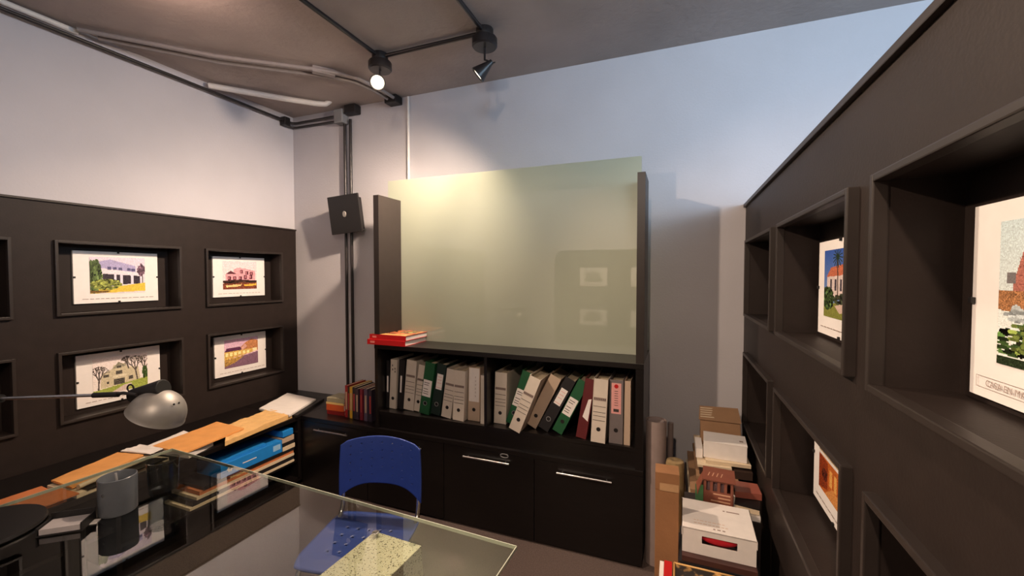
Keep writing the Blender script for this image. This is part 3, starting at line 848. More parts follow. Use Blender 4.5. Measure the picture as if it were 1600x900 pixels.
BD = [
    ('b1', -1.9535, 2.485, 1.0, 0.345, 0.026, M_BBLACK, 'thin black binder with narrow white slot label at the left end of the shelf', 'slot', None),
    ('b2', -1.910, 2.485, 2.5, 0.357, 0.056, M_BWHITE, 'slim white binder with ink marks high on its spine, second from the left', 'ink', 'dark'),
    ('b3', -1.853, 2.495, 3.5, 0.357, 0.050, M_BBLACK, 'black binder with narrow white slot label between two white binders', 'slot', None),
    ('b4', -1.778, 2.492, 5.0, 0.360, 0.084, M_BWHITE, 'wide white binder with printed spine form beside the slot label black one', 'form', 'dark'),
    ('b5', -1.703, 2.490, 7.5, 0.335, 0.056, M_BWHITE, 'narrow white binder with printed form leaning on the green one', 'form', 'dark'),
    ('b6', -1.625, 2.456, 8.6, 0.365, 0.078, M_BGREEN, 'green binder with white handwritten label in the left bay', 'label', 'ring'),
    ('b7', -1.543, 2.470, 9.0, 0.360, 0.072, M_BDGREEN, 'very dark green binder with small pinkish label and ring', 'small', 'ring'),
    ('b8', -1.445, 2.448, 8.0, 0.335, 0.074, M_BWHITE, 'white binder with printed form leaning right, first of a matching pair', 'form', 'dark'),
    ('b9', -1.343, 2.433, 2.5, 0.335, 0.082, M_BWHITE, 'white binder with printed form, upright one of a matching pair', 'form', 'dark'),
    ('b10', -1.246, 2.470, 0.9, 0.357, 0.086, M_BBEIGE, 'upright binder with a tall pale paper label in the left bay', 'paper', 'dark'),
    ('b11', -1.166, 2.440, 0.2, 0.318, 0.032, M_BWHITE, 'thin plain white folder against the shelf divider', 'plain', None),
    ('b12', -1.064, 2.485, 1.5, 0.335, 0.084, M_BWHITE, 'upright white binder with printed form just right of the divider', 'form', 'dark'),
    ('b13', -0.990, 2.485, 18.5, 0.365, 0.066, M_BGREEN, 'green binder with white label half hidden by a tilted white binder', 'label', 'ring'),
    ('b14', -0.921, 2.372, 22.0, 0.365, 0.074, M_BWHITE, 'white binder with printed form tilted and pulled out past the shelf edge', 'form', 'dark'),
    ('b15', -0.850, 2.480, 26.5, 0.365, 0.074, M_BBEIGE, 'plain beige binder leaning steeply in the right bay', 'plain', 'dark'),
    ('b16', -0.762, 2.454, 28.0, 0.370, 0.068, M_BBLACK, 'black binder with white label leaning steeply in the right bay', 'small', 'ring'),
    ('b17', -0.670, 2.444, 26.5, 0.365, 0.064, M_BGREEN, 'green binder with torn label leaning steeply beside the black one', 'label', 'dark'),
    ('b18', -0.520, 2.428, 9.0, 0.360, 0.060, M_BRED, 'dark red binder with a slipped white label', 'torn', None),
    ('b19', -0.416, 2.404, 2.6, 0.370, 0.082, M_BWHITE, 'upright white binder with printed form beside the grey one', 'form', 'dark'),
    ('b20', -0.318, 2.430, 0.3, 0.368, 0.078, M_BGREY, 'grey binder with a long pink label near the right end', 'pink', 'dark'),
    ('b21', -0.256, 2.430, 0.3, 0.368, 0.034, M_BBEIGE, 'thin beige binder at the right end of the shelf', 'plain', None),
]
for b in BD: binder(*b)


# ------------------------------------------------------------------ books
def book(name, label, loc, size, cover, rotz=0.0, group=None, lying=True, cat='book', spine='-y', tilt=0.0, title=None):
    """book with cover boards, spine and page block. lying: size=(width along x, depth along y, thickness)
    standing: size=(thickness, depth, height), spine towards -y"""
    t = thing(name, label, cat, loc, (0, tilt, rotz), group, world=False)
    a, b, c = size; k = 0.0025
    if lying:
        MB().box(-a / 2, a / 2, 0, b, 0, k).box(-a / 2, a / 2, 0, b, c - k, c).box(-a / 2, a / 2, 0, k, 0, c).build('cover', cover, t, 0.0008)
        B(-a / 2 + 0.004, a / 2 - 0.004, k, b - 0.004, k, c - k).build('pages', M_WHITE, t)
        if title: B(-a * 0.42, -a * 0.30, -0.0006, 0.001, c * 0.3, c * 0.7).build('printed_title', title, t)
    else:
        MB().box(-a / 2, -a / 2 + k, 0, b, 0, c).box(a / 2 - k, a / 2, 0, b, 0, c).box(-a / 2, a / 2, 0, k, 0, c).build('cover', cover, t, 0.0008)
        B(-a / 2 + k, a / 2 - k, k, b - 0.004, 0.003, c - 0.004).build('pages', M_CREAM, t)
        if title: B(-a * 0.25, a * 0.25, -0.0006, 0.001, c * 0.25, c * 0.8).build('printed_title', title, t)
    return t


def cm(rgb, rough=0.45): return mat('cover_%d_%d_%d' % rgb, rgb, rough, 0.06, 25)


# two red books on the shelf top, left end
book('hardcover_book', 'red book lying at the bottom of the pair on the shelf top', (-1.885, 2.385, ST + 0.0005), (0.318, 0.27, 0.036), M_REDBOOK, R(1), title=cm((226, 130, 120)))
b2 = book('hardcover_book', 'red book with a patterned cover lying on top of the pair', (-1.880, 2.395, ST + 0.037), (0.312, 0.26, 0.034), M_REDBOOK, R(-1), title=cm((226, 130, 120)))
im = canvas(40, 32, (236, 190, 130), (240, 176, 110)); bush(im, 0.5, 0.4, 0.45, 0.35, (206, 120, 80), 0.3, 60); bush(im, 0.7, 0.3, 0.2, 0.2, (150, 150, 90), 0.3, 20)
print_obj('cover_picture', im, (-0.15, 0.005, 0.0345), (1, 0, 0), (0, 1, 0), 0.30, 0.25, b2)

# stack of small lying books on the credenza
z = CT + 0.0005
for nm, col, th, lab, dx in (('a', (120, 24, 26), 0.030, 'dark red paperback at the bottom of the small credenza stack', 0.006), ('b', (196, 84, 40), 0.048, 'thick orange paperback in the small credenza stack', 0.0),
                             ('c', (226, 190, 120), 0.016, 'thin cream booklet in the small credenza stack', -0.002), ('d', (150, 142, 116), 0.034, 'grey green book on top of the small credenza stack', 0.006)):
    book('paperback_book', lab, (-2.468 + dx, 2.505, z), (0.17, 0.13, th), cm(col), R(2), 'small books on the credenza')
    z += th + 0.0008
# standing row of books
x = -2.355
for i, (col, th, h, lab) in enumerate((((150, 30, 34), 0.026, 0.245, 'dark red book standing first in the row on the credenza'), ((58, 44, 36), 0.020, 0.235, 'dark brown book standing beside the first red one'),
                                       ((206, 160, 44), 0.026, 0.240, 'yellow book standing in the row on the credenza'), ((44, 36, 46), 0.030, 0.238, 'black violet book standing beside the yellow one'),
                                       ((62, 46, 60), 0.028, 0.232, 'plum coloured book standing in the middle of the row'), ((126, 36, 54), 0.024, 0.236, 'crimson book standing in the right half of the row'),
                                       ((92, 78, 100), 0.030, 0.240, 'greyish violet book standing second from the shelf side'), ((52, 44, 58), 0.026, 0.238, 'dark slate book standing against the shelf side'))):
    book('hardcover_book', lab, (x + th / 2, 2.492 - 0.002 * i, CT + 0.0005), (th, 0.20 + 0.01 * (i % 3), h), cm(col), 0, 'books standing on the credenza', lying=False, title=cm((186, 160, 130)) if i % 2 == 0 else cm((170, 60, 60)))
    x += th + 0.0016 + 0.014 * (i > 3)

# ------------------------------------------------------------------ loudspeaker on the back wall
sp = thing('wall_speaker', 'square black loudspeaker with a pale oval badge on the back wall', 'loudspeaker', (-2.63, 2.80, 2.16), (R(4), R(-5), R(6)), world=False)
B(-0.150, 0.150, 0.0, 0.018, -0.160, 0.160).build('front_grille', M_BLACK, sp, 0.003)
B(-0.125, 0.125, 0.018, 0.085, -0.135, 0.135).build('cabinet', M_BLACK, sp, 0.005)
MB().lathe([(0.0, 0.004), (0.017, 0.003), (0.019, 0.0), (0.0, 0.0)], 24, (0, 0, 0), Matrix(((1, 0, 0), (0, 0, -1), (0, 1.35, 0)))).build('badge', M_SILVER, sp, label='pale oval badge')
B(-0.03, 0.03, 0.085, 0.13, -0.03, 0.03).build('bracket', M_BLACK, sp, 0.003)

# ------------------------------------------------------------------ low shelf along the left wall
LT = 0.555
ls = thing('low_shelf', 'dark low shelf with open compartments along the left wall', 'shelf', (-3.0, 1.2, 0))
XS = -2.70
B(XP + 0.028, XS, -1.0, YF - 0.008, LT - 0.03, LT).build('top', M_CAB, ls, 0.002)
B(XP + 0.028, XS - 0.01, -1.0, YF - 0.008, 0.05, 0.08).build('bottom', M_CAB, ls)
B(XP + 0.028, XS - 0.05, -1.0, YF - 0.008, 0.0, 0.05).build('plinth', M_CAB, ls)
B(XP + 0.028, XP + 0.045, -1.0, YF - 0.008, 0.08, LT - 0.03).build('back', M_CAB, ls)
for y in (-1.0, 0.12, 1.24, YF - 0.032): B(XP + 0.045, XS - 0.004, y, y + 0.022, 0.08, LT - 0.03).build('upright', M_CAB, ls)
B(XP + 0.045, XS - 0.02, 0.142, 1.24, 0.30, 0.318).build('shelf_board', M_CAB, ls)
B(XP + 0.045, XS - 0.02, 1.262, YF - 0.032, 0.20, 0.218).build('shelf_board', M_CAB, ls)


def sheet_mb(pts, z0, z1, wob=0.0, nx=10, ny=6):
    """thin bundle with a slightly uneven top over a quadrilateral (4 xy corners)"""
    a, b, c, d = [Vector((p[0], p[1], 0)) for p in pts]
    V = []; n = (nx + 1) * (ny + 1)
    for lay in (0, 1):
        for j in range(ny + 1):
            for i in range(nx + 1):
                u, v = i / nx, j / ny
                p = (a * (1 - u) + b * u) * (1 - v) + (d * (1 - u) + c * u) * v
                zz = z0 if lay == 0 else z1 + wob * (math.sin(7 * u + 3 * v) * 0.5 + rng.uniform(-0.5, 0.5))
                V.append((p.x, p.y, zz))
    F = []
    for j in range(ny):
        for i in range(nx):
            k = j * (nx + 1) + i
            F.append((k, k + nx + 1, k + nx + 2, k + 1)); F.append((n + k, n + k + 1, n + k + nx + 2, n + k + nx + 1))
    for i in range(nx):
        F.append((i, i + 1, n + i + 1, n + i)); k = ny * (nx + 1) + i; F.append((k + 1, k, n + k, n + k + 1))
    for j in range(ny):
        k = j * (nx + 1); F.append((k + nx + 1, k, n + k, n + k + nx + 1)); k += nx; F.append((k, k + nx + 1, n + k + nx + 1, n + k))
    return MB().add(V, F)


def sheet(name, m, pts, z0, z1, label, cat, wob=0.0, group=None):
    c = (sum(p[0] for p in pts) / 4, sum(p[1] for p in pts) / 4, z0)
    return single(name, sheet_mb(pts, z0, z1, wob), m, label, cat, c, 0.0, group)


G = 'papers on the low shelf'
sheet('folder', M_KRAFT2, [(-2.99, 0.55), (-2.99, 1.075), (-2.715, 1.06), (-2.70, 0.55)], LT + 0.001, LT + 0.018, 'orange brown folder at the left end of the low shelf', 'folder', 0.002, G)
sheet('folder', M_KRAFT2, [(-2.86, 0.62), (-2.87, 1.09), (-2.70, 1.10), (-2.69, 0.62)], LT + 0.019, LT + 0.026, 'dull brown folder lying over the orange brown one', 'folder', 0.001, G)
# bundle of papers under the first kraft envelope
sheet('paper_stack', M_CREAM, [(-2.96, 1.085), (-3.02, 1.46), (-2.76, 1.52), (-2.70, 1.09)], LT + 0.001, LT + 0.022, 'cream paper bundle under the dull kraft envelope', 'papers', 0.002, G)
sheet('envelope', M_BLACK, [(-2.93, 1.11), (-2.96, 1.40), (-2.73, 1.50), (-2.70, 1.13)], LT + 0.0235, LT + 0.031, 'dark folder between cream papers and dull kraft envelope', 'folder', 0.001, G)
sheet('envelope', M_KRAFT, [(-2.96, 1.10), (-3.06, 1.42), (-2.885, 1.46), (-2.765, 1.10)], LT + 0.033, LT + 0.042, 'flat kraft envelope behind the dark pen cup', 'envelope', 0.002, G)
MBR = MB().tube([(-2.735, 1.11, LT + 0.044), (-2.80, 1.42, LT + 0.047)], 0.012, 12)
single('paper_roll', MBR, M_CREAM, 'slim cream paper roll beside the flat kraft envelope', 'paper roll', (-2.77, 1.26, LT + 0.032))
sheet('paper_sheet', M_WHITE, [(-3.05, 1.43), (-3.06, 1.53), (-2.86, 1.55), (-2.84, 1.47)], LT + 0.045, LT + 0.048, 'crumpled white sheet beside the kraft envelopes', 'paper', 0.006, G)
sheet('paper_stack', M_WHITE, [(-3.03, 1.54), (-3.10, 1.80), (-2.74, 1.76), (-2.68, 1.58)], LT + 0.001, LT + 0.034, 'white paper stack under the large kraft envelope', 'papers', 0.003, G)
sheet('envelope', M_KRAFT, [(-2.97, 1.545), (-3.035, 1.975), (-2.735, 1.960), (-2.675, 1.560)], LT + 0.038, LT + 0.046, 'large bright kraft envelope in the middle of the low shelf', 'envelope', 0.002, G)
# crumpled paper bag
bag = sheet_mb([(-2.93, 1.99), (-2.985, 2.33), (-2.72, 2.33), (-2.66, 1.78)], LT + 0.001, LT + 0.034, 0.007, 18, 10)
single('paper_bag', bag, M_BAG, 'crumpled tan paper bag lying near the corner papers', 'paper bag', (-2.82, 2.1, LT))
# papers in the corner on a dark folder
sheet('folder', M_BLACK, [(-3.10, 2.35), (-3.24, 2.78), (-2.84, 2.76), (-2.68, 2.34)], CT + 0.001, CT + 0.020, 'dark folder under the white papers in the corner', 'folder', 0.001, G)
sheet('paper_stack', M_WHITE, [(-3.06, 2.32), (-3.23, 2.72), (-2.85, 2.68), (-2.70, 2.29)], CT + 0.0225, CT + 0.036, 'white printed papers lying in the corner by the back wall', 'papers', 0.003, G)
# the credenza top turns the corner to the left wall
B(XP + 0.028, X0 - 0.006, YF - 0.006, YC, 0.05, CT).build('corner_top', M_CAB, cr)
# blue card boxes and papers in the open compartment
bx = thing('file_box', 'long blue card file box with white lettering in the low shelf', 'file box', (-2.83, 2.02, 0.219))
B(-2.95, -2.712, 1.785, 2.235, 0.3315, 0.42).build('body', M_FBLUE, bx, 0.003)
B(-2.713, -2.7112, 1.93, 2.03, 0.372, 0.378).build('lettering', M_WHITE, bx)
B(-2.713, -2.7112, 2.16, 2.22, 0.36, 0.40).build('printed_mark', cm((150, 196, 236)), bx)
fl = MB()
for k in range(6):
    a = k * PI / 3; fl.cyl((-2.7125, 1.845 + 0.012 * math.cos(a), 0.375 + 0.012 * math.sin(a)), (-2.7112, 1.845 + 0.012 * math.cos(a), 0.375 + 0.012 * math.sin(a)), 0.008, n=10)
fl.build('printed_flower', M_WHITE, bx)
sheet('folder', M_FBLUE, [(-2.95, 1.80), (-2.95, 2.12), (-2.73, 2.12), (-2.73, 1.80)], 0.4215, 0.437, 'thin blue folder lying on the long blue file box', 'folder', 0.001)
single('card_folder', B(-2.94, -2.715, 2.245, 2.335, 0.432, 0.478), M_FBLUE, 'small blue folder at the corner end of the low shelf', 'folder', (-2.83, 2.29, 0.432), 0.004)
zz = 0.2185
for k in range(5):
    th = (0.016, 0.03, 0.018, 0.024, 0.02)[k]
    sheet('paper_stack', (M_CREAM, M_BBLACK, M_CREAM, M_KRAFT2, M_BBLACK)[k], [(-2.96, 1.60 + 0.02 * k), (-2.96, 2.34), (-2.715 - 0.006 * (k % 2), 2.34), (-2.715 - 0.006 * (k % 2), 1.60 + 0.02 * k)], zz, zz + th,
          ('cream papers at the bottom of the low shelf compartment', 'black folder on the bottom papers in the low shelf', 'cream papers above the lowest black folder', 'brown folder under the long blue file box', 'black folder right under the long blue file box')[k], 'papers', 0.001)
    zz += th + 0.0008
z2 = zz
for k, (m_, th, lab) in enumerate(((M_CREAM, 0.03, 'cream paper bundle at the corner end of the blue file box, lowest of three'), (M_BBLACK, 0.026, 'black folder between the pale bundles at the end of the blue file box'),
                                   (M_BBEIGE, 0.036, 'beige paper bundle under the small blue folder in the low shelf'))):
    sheet('paper_stack', m_, [(-2.94, 2.24), (-2.94, 2.345), (-2.712 - 0.004 * k, 2.345), (-2.712 - 0.004 * k, 2.24)], z2, z2 + th, lab, 'papers', 0.001)
    z2 += th + 0.0008

# ------------------------------------------------------------------ glass table
TZ = 0.75
tb = thing('glass_table', 'large clear glass table with a speckled granite support', 'table', (-0.481, 1.266, 0), (0, 0, R(-2.3)), world=False)
TW, TD = 1.93, 1.05
B(-TW, 0, -TD, 0, TZ - 0.012, TZ).build('glass_top', M_TGLASS, tb)
eg = MB()
eg.box(-TW, 0, -0.0025, 0.0005, TZ - 0.0122, TZ + 0.0002); eg.box(-0.0025, 0.0005, -TD, 0, TZ - 0.0122, TZ + 0.0002)
eg.box(-TW - 0.0005, -TW + 0.0025, -TD, 0, TZ - 0.0122, TZ + 0.0002)
eg.build('polished_edge', M_TEDGE, tb)
ped = [(-0.110, TZ - 0.0125), (-0.108, 0.70), (-0.098, 0.62), (-0.075, 0.50), (-0.045, 0.34), (-0.02, 0.16), (-0.01, 0.0), (-0.95, 0.0), (-0.945, 0.3), (-0.92, TZ - 0.0125)]
MB().prism(ped, 'x', -0.498, -0.300).build('granite_pedestal', M_GRANITE, tb, 0.002, label='pale speckled granite pedestal under the glass')
MB().cyl((-TW + 0.35, -0.5, 0), (-TW + 0.35, -0.5, TZ - 0.0125), 0.03, n=20).build('steel_leg', M_BLACK, tb)
for x, y in ((-0.478, -0.130), (-0.320, -0.130)):
    MB().lathe([(0, TZ + 0.004), (0.006, TZ + 0.004), (0.0065, TZ + 0.001), (0.012, TZ + 0.0005), (0.0125, TZ)], 20, (x, y, 0)).build('bolt', M_CHROME if x < -0.4 else M_CLEAR, tb)

# ------------------------------------------------------------------ blue chair
ch = thing('plastic_chair', 'blue perforated plastic chair with chrome tube legs behind the glass table', 'chair', (-1.312, 1.487, 0), (0, 0, R(14)), world=False)


def shell(name, f, nu, nv, holes, th, parent):
    """curved thin shell from f(u,v) with square holes punched through it"""
    V = [f(i / nu, j / nv) for j in range(nv + 1) for i in range(nu + 1)]
    F = [(j * (nu + 1) + i, j * (nu + 1) + i + 1, (j + 1) * (nu + 1) + i + 1, (j + 1) * (nu + 1) + i) for j in range(nv) for i in range(nu) if (i, j) not in holes]
    me = bpy.data.meshes.new(name); me.from_pydata(V, [], F); me.materials.append(M_BLUE)
    for p in me.polygons: p.use_smooth = True
    o = bpy.data.objects.new(name, me); COL.objects.link(o); o.parent = parent
    s = o.modifiers.new('thick', 'SOLIDIFY'); s.thickness = th; s.offset = 0
    return o


def back_f(u, v):
    s = 2 * u - 1
    w2 = 0.212 - 0.006 * v + 0.004 * math.sin(v * PI)
    top = 0.838 - 0.034 * s * s - 0.012 * max(0, abs(s) - 0.85) / 0.15
    bot = 0.604 - 0.072 * abs(s) ** 3
    zz = bot * (1 - v) + top * v
    return (s * w2, 0.205 - 0.030 * s * s + 0.030 * (zz - 0.6), zz)


holes = {(i, j) for j in (7, 14, 21, 28, 35) for i in (8, 17, 26, 35, 44, 53, 62)} - {(35, 7)}
shell('backrest', back_f, 71, 41, holes, 0.007, ch)


def seat_f(u, v):
    s = 2 * u - 1; q = 2 * v - 1
    x = s * 0.215 * (1 - 0.08 * abs(q) ** 6); y = -0.01 + q * 0.205 * (1 - 0.06 * abs(s) ** 6)
    return (x, y, 0.452 - 0.018 * (1 - s * s) * (1 - q * q) - 0.020 * max(0, -q - 0.7) / 0.3 * (1 - 0.3 * s * s))


shell('seat', seat_f, 40, 36, {(i, j) for j in (10, 15, 20, 25) for i in (9, 14, 19, 24, 29)}, 0.007, ch)
for s in (-1, 1):
    MB().tube(bend((s * 0.196, 0.192, 0.66), (s * 0.196, 0.178, 0.43), (s * 0.19, -0.05, 0.430), 0.10), 0.011, 12).build('back_tube', M_CHROME, ch)
    MB().tube(bend((s * 0.19, 0.04, 0.430), (s * 0.19, -0.185, 0.430), (s * 0.215, -0.215, 0.0), 0.06), 0.011, 12).build('leg', M_CHROME, ch)
    MB().tube([(s * 0.19, 0.06, 0.430), (s * 0.205, 0.20, 0.16), (s * 0.21, 0.235, 0.0)], 0.011, 12).build('leg', M_CHROME, ch)
MB().tube([(-0.19, -0.12, 0.428), (0.19, -0.12, 0.428)], 0.009, 10).build('stretcher', M_CHROME, ch)

# ------------------------------------------------------------------ desk lamp
lp = thing('desk_lamp', 'silver domed desk lamp on a long thin arm over the table', 'desk lamp', (-2.235, 0.640, TZ + 0.0005))
lx, ly = -2.235, 0.640
MB().lathe([(0, TZ + 0.0005), (0.165, TZ + 0.0005), (0.170, TZ + 0.006), (0.166, TZ + 0.016), (0.03, TZ + 0.024), (0.0, TZ + 0.024)], 48, (lx, ly, 0)).build('base', M_BLACK, lp)
MB().cyl((lx, ly, TZ + 0.02), (lx, ly, 1.225), 0.0085, n=14).build('post', M_SILVER, lp)
MB().cyl((lx - 0.015, ly - 0.02, 1.215), (lx + 0.015, ly + 0.02, 1.215), 0.020, n=18).build('joint', M_BLACK, lp)
arm0, arm1 = Vector((lx, ly, 1.2175)), Vector((-1.742, 0.806, 1.243))
ad = (arm1 - arm0).normalized()
MB().cyl(arm0, arm1, 0.0055, n=12).build('arm', M_HANDLE, lp)
MB().cyl(arm0 + ad * 0.02, arm0 + ad * 0.115, 0.014, n=14).build('arm_socket', M_BLACK, lp)
MB().cyl(arm1 - ad * 0.075, arm1 + ad * 0.012, 0.009, n=12).tube([arm1 - ad * 0.01, arm1 + ad * 0.03 + Vector((0, 0, 0.004)), arm1 + ad * 0.075 + Vector((0, 0, -0.004))], 0.0055, 8).build('arm_clip', M_BLACK, lp)
hc = Vector((-1.636, 0.885, 1.202))
hd = lp
q = Euler((R(-6), R(26), R(15))).to_matrix()
prof = []
for k in range(13):
    a = k / 12 * PI / 2
    prof.append((0.084 * math.sin(a), 0.086 * math.cos(a) - 0.042))
prof += [(0.086, -0.046), (0.082, -0.046)] + [(0.080 * math.sin(a), 0.081 * math.cos(a) - 0.042) for a in [(12 - k) / 12 * PI / 2 for k in range(13)]]
sd = MB().lathe(prof, 40, hc, q).build('shade', M_SILVER, lp, label='silver dome shade')
hs = MB().cyl(hc + Vector((-0.098, -0.035, 0.024)), hc + Vector((0.005, 0.004, 0.052)), 0.024, 0.032, n=24).build('lamp_holder', M_BLACK, lp, 0.004)
loop = [hc + Vector((-0.104, -0.037, 0.052)) + Vector((0.010 * math.cos(k) , 0.004 * math.cos(k), 0.012 * math.sin(k))) for k in np.linspace(-PI / 2, 1.5 * PI, 19)]
MB().tube(loop, 0.0028, 6).build('cable_loop', M_BLACK, hs)
MB().lathe([(0.0, -0.05), (0.018, -0.035), (0.026, -0.01), (0.018, 0.015), (0.012, 0.035)], 20, hc, q).build('bulb', M_WHITE, sd)
vm = MB()
for a in (0.25, -0.15):
    d = q @ Vector((math.cos(a) * 0.052, math.sin(a) * 0.052 - 0.01, 0.0275))
    vm.cyl(hc + d, hc + d * 1.03, 0.0032, n=10)
vm.build('vent_hole', M_BLACK, sd)

# ------------------------------------------------------------------ things on the table
M_MUG = mat('dark_grey_ceramic', (96, 101, 108), 0.3, 0.05, 30)
cx, cy = -1.955, 0.905
mg = thing('pen_cup', 'dark grey cylindrical cup standing on the glass table', 'cup', (cx, cy, TZ + 0.0005))
MB().lathe([(0, TZ + 0.0005), (0.052, TZ + 0.0005), (0.056, TZ + 0.006), (0.057, TZ + 0.135), (0.0545, TZ + 0.137), (0.0525, TZ + 0.134), (0.052, TZ + 0.010), (0, TZ + 0.010)], 40, (cx, cy, 0)).build('body', M_MUG, mg)
MB().cyl((cx + 0.02, cy - 0.0562, TZ + 0.088), (cx + 0.02, cy - 0.0535, TZ + 0.088), 0.005, n=14).build('badge', M_HANDLE, mg)
MB().tube([(cx - 0.012, cy + 0.012, TZ + 0.013), (cx + 0.006, cy - 0.008, TZ + 0.150)], 0.004, 8).build('pen', M_GBOX, mg)
gx, gy = -1.955, 1.055
single('drinking_glass', MB().lathe([(0, TZ + 0.0005), (0.044, TZ + 0.0005), (0.048, TZ + 0.01), (0.054, TZ + 0.135), (0.0515, TZ + 0.135), (0.045, TZ + 0.014), (0, TZ + 0.012)], 40, (gx, gy, 0)), M_CLEAR,
       'clear drinking glass standing behind the dark grey cup', 'glass', (gx, gy, TZ + 0.0005))
nt_ = thing('note_holder', 'small black tray holding grey note paper beside the lamp base', 'note holder', (-1.99, 0.775, TZ + 0.0008), (0, 0, R(40)), world=False)
MB().box(-0.062, 0.062, -0.04, 0.04, 0, 0.005).box(-0.062, -0.058, -0.04, 0.04, 0, 0.032).box(0.058, 0.062, -0.04, 0.04, 0, 0.032).box(-0.062, 0.062, 0.036, 0.04, 0, 0.045).build('tray', M_BLACK, nt_, 0.001)
B(-0.055, 0.055, -0.036, 0.034, 0.0055, 0.024).build('note_block', cm((176, 170, 172)), nt_)
single('paper_slip', MB().box(-0.022, 0.022, -0.015, 0.015, 0, 0.003), M_WHITE, 'small white paper slip beside the black note tray', 'paper', (-1.955, 0.825, TZ + 0.0005), rot=(0, 0, R(40)))

# ------------------------------------------------------------------ pile of boxes and papers along the right partition
def carton(name, label, loc, size, m, rotz=0.0, cat='box', tape=None, flaps=True):
    """closed carton with a lid seam and slightly raised top flaps; base centre at loc"""
    t = thing(name, label, cat, loc, (0, 0, R(rotz)), world=False)
    a, b, c = size
    B(-a / 2, a / 2, -b / 2, b / 2, 0, c).build('body', m, t, 0.003)
    if flaps:
        MB().box(-a / 2 + 0.001, a / 2 - 0.001, -b / 2 - 0.001, -0.002, c, c + 0.003).build('flap', m, t)
        MB().box(-a / 2 + 0.001, a / 2 - 0.001, 0.002, b / 2 + 0.001, c, c + 0.003).build('flap', m, t)
    if tape: B(-0.025 if a > 0.1 else -0.012, 0.025 if a > 0.1 else 0.012, -b / 2 - 0.0015, b / 2, c + 0.002, c + 0.0042).build('tape', M_TAPE, t)
    return t


# supports low in the pile (mostly out of view)
carton('storage_carton', 'dark storage carton low under the white file box with the red handle hole', (0.175, 1.915, 0.0), (0.31, 0.31, 0.395), cm((52, 42, 40)), 0)
carton('storage_carton', 'brown storage carton low in the pile by the back wall', (0.205, 2.56, 0.0), (0.30, 0.56, 0.42), M_CARD2, 0)

z = 0.399
for i, (th, col, lab, w_) in enumerate(((0.050, (42, 36, 40), 'thick black album under the file box with the red handle hole', 0.30), (0.030, (34, 34, 38), 'black folder right under the file box with the red handle hole', 0.29), (0.022, (70, 40, 36), 'dark brown book right under the white file box', 0.27))):
    book('album', lab, (0.165, 1.80 + 0.004 * i, z), (w_, 0.26, th), cm(col), R(-1), None, cat='album')
    z += th + 0.0008
# white archive box with a handle hole showing red cloth
wb = thing('archive_box', 'white card file box with a red handle hole on the right pile', 'file box', (0.165, 1.838, z), (0, 0, R(-1.0)), world=False)
a, b, c = 0.268, 0.232, 0.106
wbm = MB().box(-a / 2, a / 2, 0.003, b, 0, 0.003).box(-a / 2, -a / 2 + 0.003, 0.003, b, 0, c - 0.004).box(a / 2 - 0.003, a / 2, 0.003, b, 0, c - 0.004).box(-a / 2, a / 2, b - 0.003, b, 0, c - 0.004)
wbm.build('body', M_WHITE, wb)
hx0, hx1, hz0, hz1 = -0.060, 0.068, 0.046, 0.078
MB().box(-a / 2, hx0, 0, 0.003, 0, c - 0.006).box(hx1, a / 2, 0, 0.003, 0, c - 0.006).box(hx0, hx1, 0, 0.003, 0, hz0).box(hx0, hx1, 0, 0.003, hz1, c - 0.006).build('front_panel', M_WHITE, wb)
lid = MB().box(-a / 2 - 0.003, a / 2 + 0.003, -0.004, b + 0.003, c - 0.003, c).box(-a / 2 - 0.003, -a / 2 - 0.0005, -0.004, b, c - 0.035, c).box(a / 2 + 0.0005, a / 2 + 0.003, -0.004, b, c - 0.035, c).build('lid', M_WHITE, wb)
tm = MB()
for y, x0, x1 in ((0.062, -0.09, 0.02), (0.040, -0.09, 0.03)):
    x = x0
    while x < x1:
        k = rng.uniform(0.006, 0.016); tm.box(x, x + k, y, y + 0.005, c, c + 0.0004); x += k + 0.004
tm.build('printed_text', cm((214, 190, 172)), lid)
tm = MB(); x = 0.028
for k in (0.008, 0.05): tm.box(x, x + k, 0.175, 0.183, c, c + 0.0004); x += k + 0.006
x = 0.002
for k in (0.008, 0.012, 0.010): tm.box(x - 0.02, x - 0.02 + k, 0.014, 0.022, c, c + 0.0004); x += k + 0.007
tm.build('printed_mark', M_INK, lid)
cl = MB().lathe([(0.0, 0.0), (0.03, 0.006), (0.05, 0.018), (0.056, 0.03), (0.05, 0.044), (0.0, 0.05)], 24, (0.004, 0.026, 0.036), Matrix(((1.3, 0, 0), (0, 0.42, 0), (0, 0, 1))))
cl.build('red_cloth', M_RED2, wb, label='red cloth seen through the handle hole')
ZWB = z

# marbled board with a red and white book in front and below
mb_ = mat('marbled_black_gold', (60, 52, 44), 0.4)
nt = mb_.node_tree; nzs = [n for n in nt.nodes if n.type == 'TEX_NOISE'][0]; nzs.inputs['Scale'].default_value = 26
rpn = [n for n in nt.nodes if n.type == 'VALTORGB'][0]
rpn.color_ramp.elements[0].color = lin((38, 36, 36)) + (1,); rpn.color_ramp.elements[1].color = lin((206, 160, 96)) + (1,)
rpn.color_ramp.elements[0].position = 0.5; rpn.color_ramp.elements[1].position = 0.66
carton('storage_carton', 'low dark carton at the very bottom edge of the right pile', (0.145, 1.62, 0.0), (0.30, 0.25, 0.416), cm((58, 46, 42)), 0)
mbk = thing('marbled_album', 'album with a black and gold marbled cover below the white file box', 'album', (0.16, 1.66, 0.4205), world=False)
B(-0.158, 0.150, -0.10, 0.135, 0, 0.045).build('pages', M_CREAM, mbk)
B(-0.162, 0.152, -0.104, 0.138, 0.045, 0.052).build('cover', mb_, mbk, 0.001)
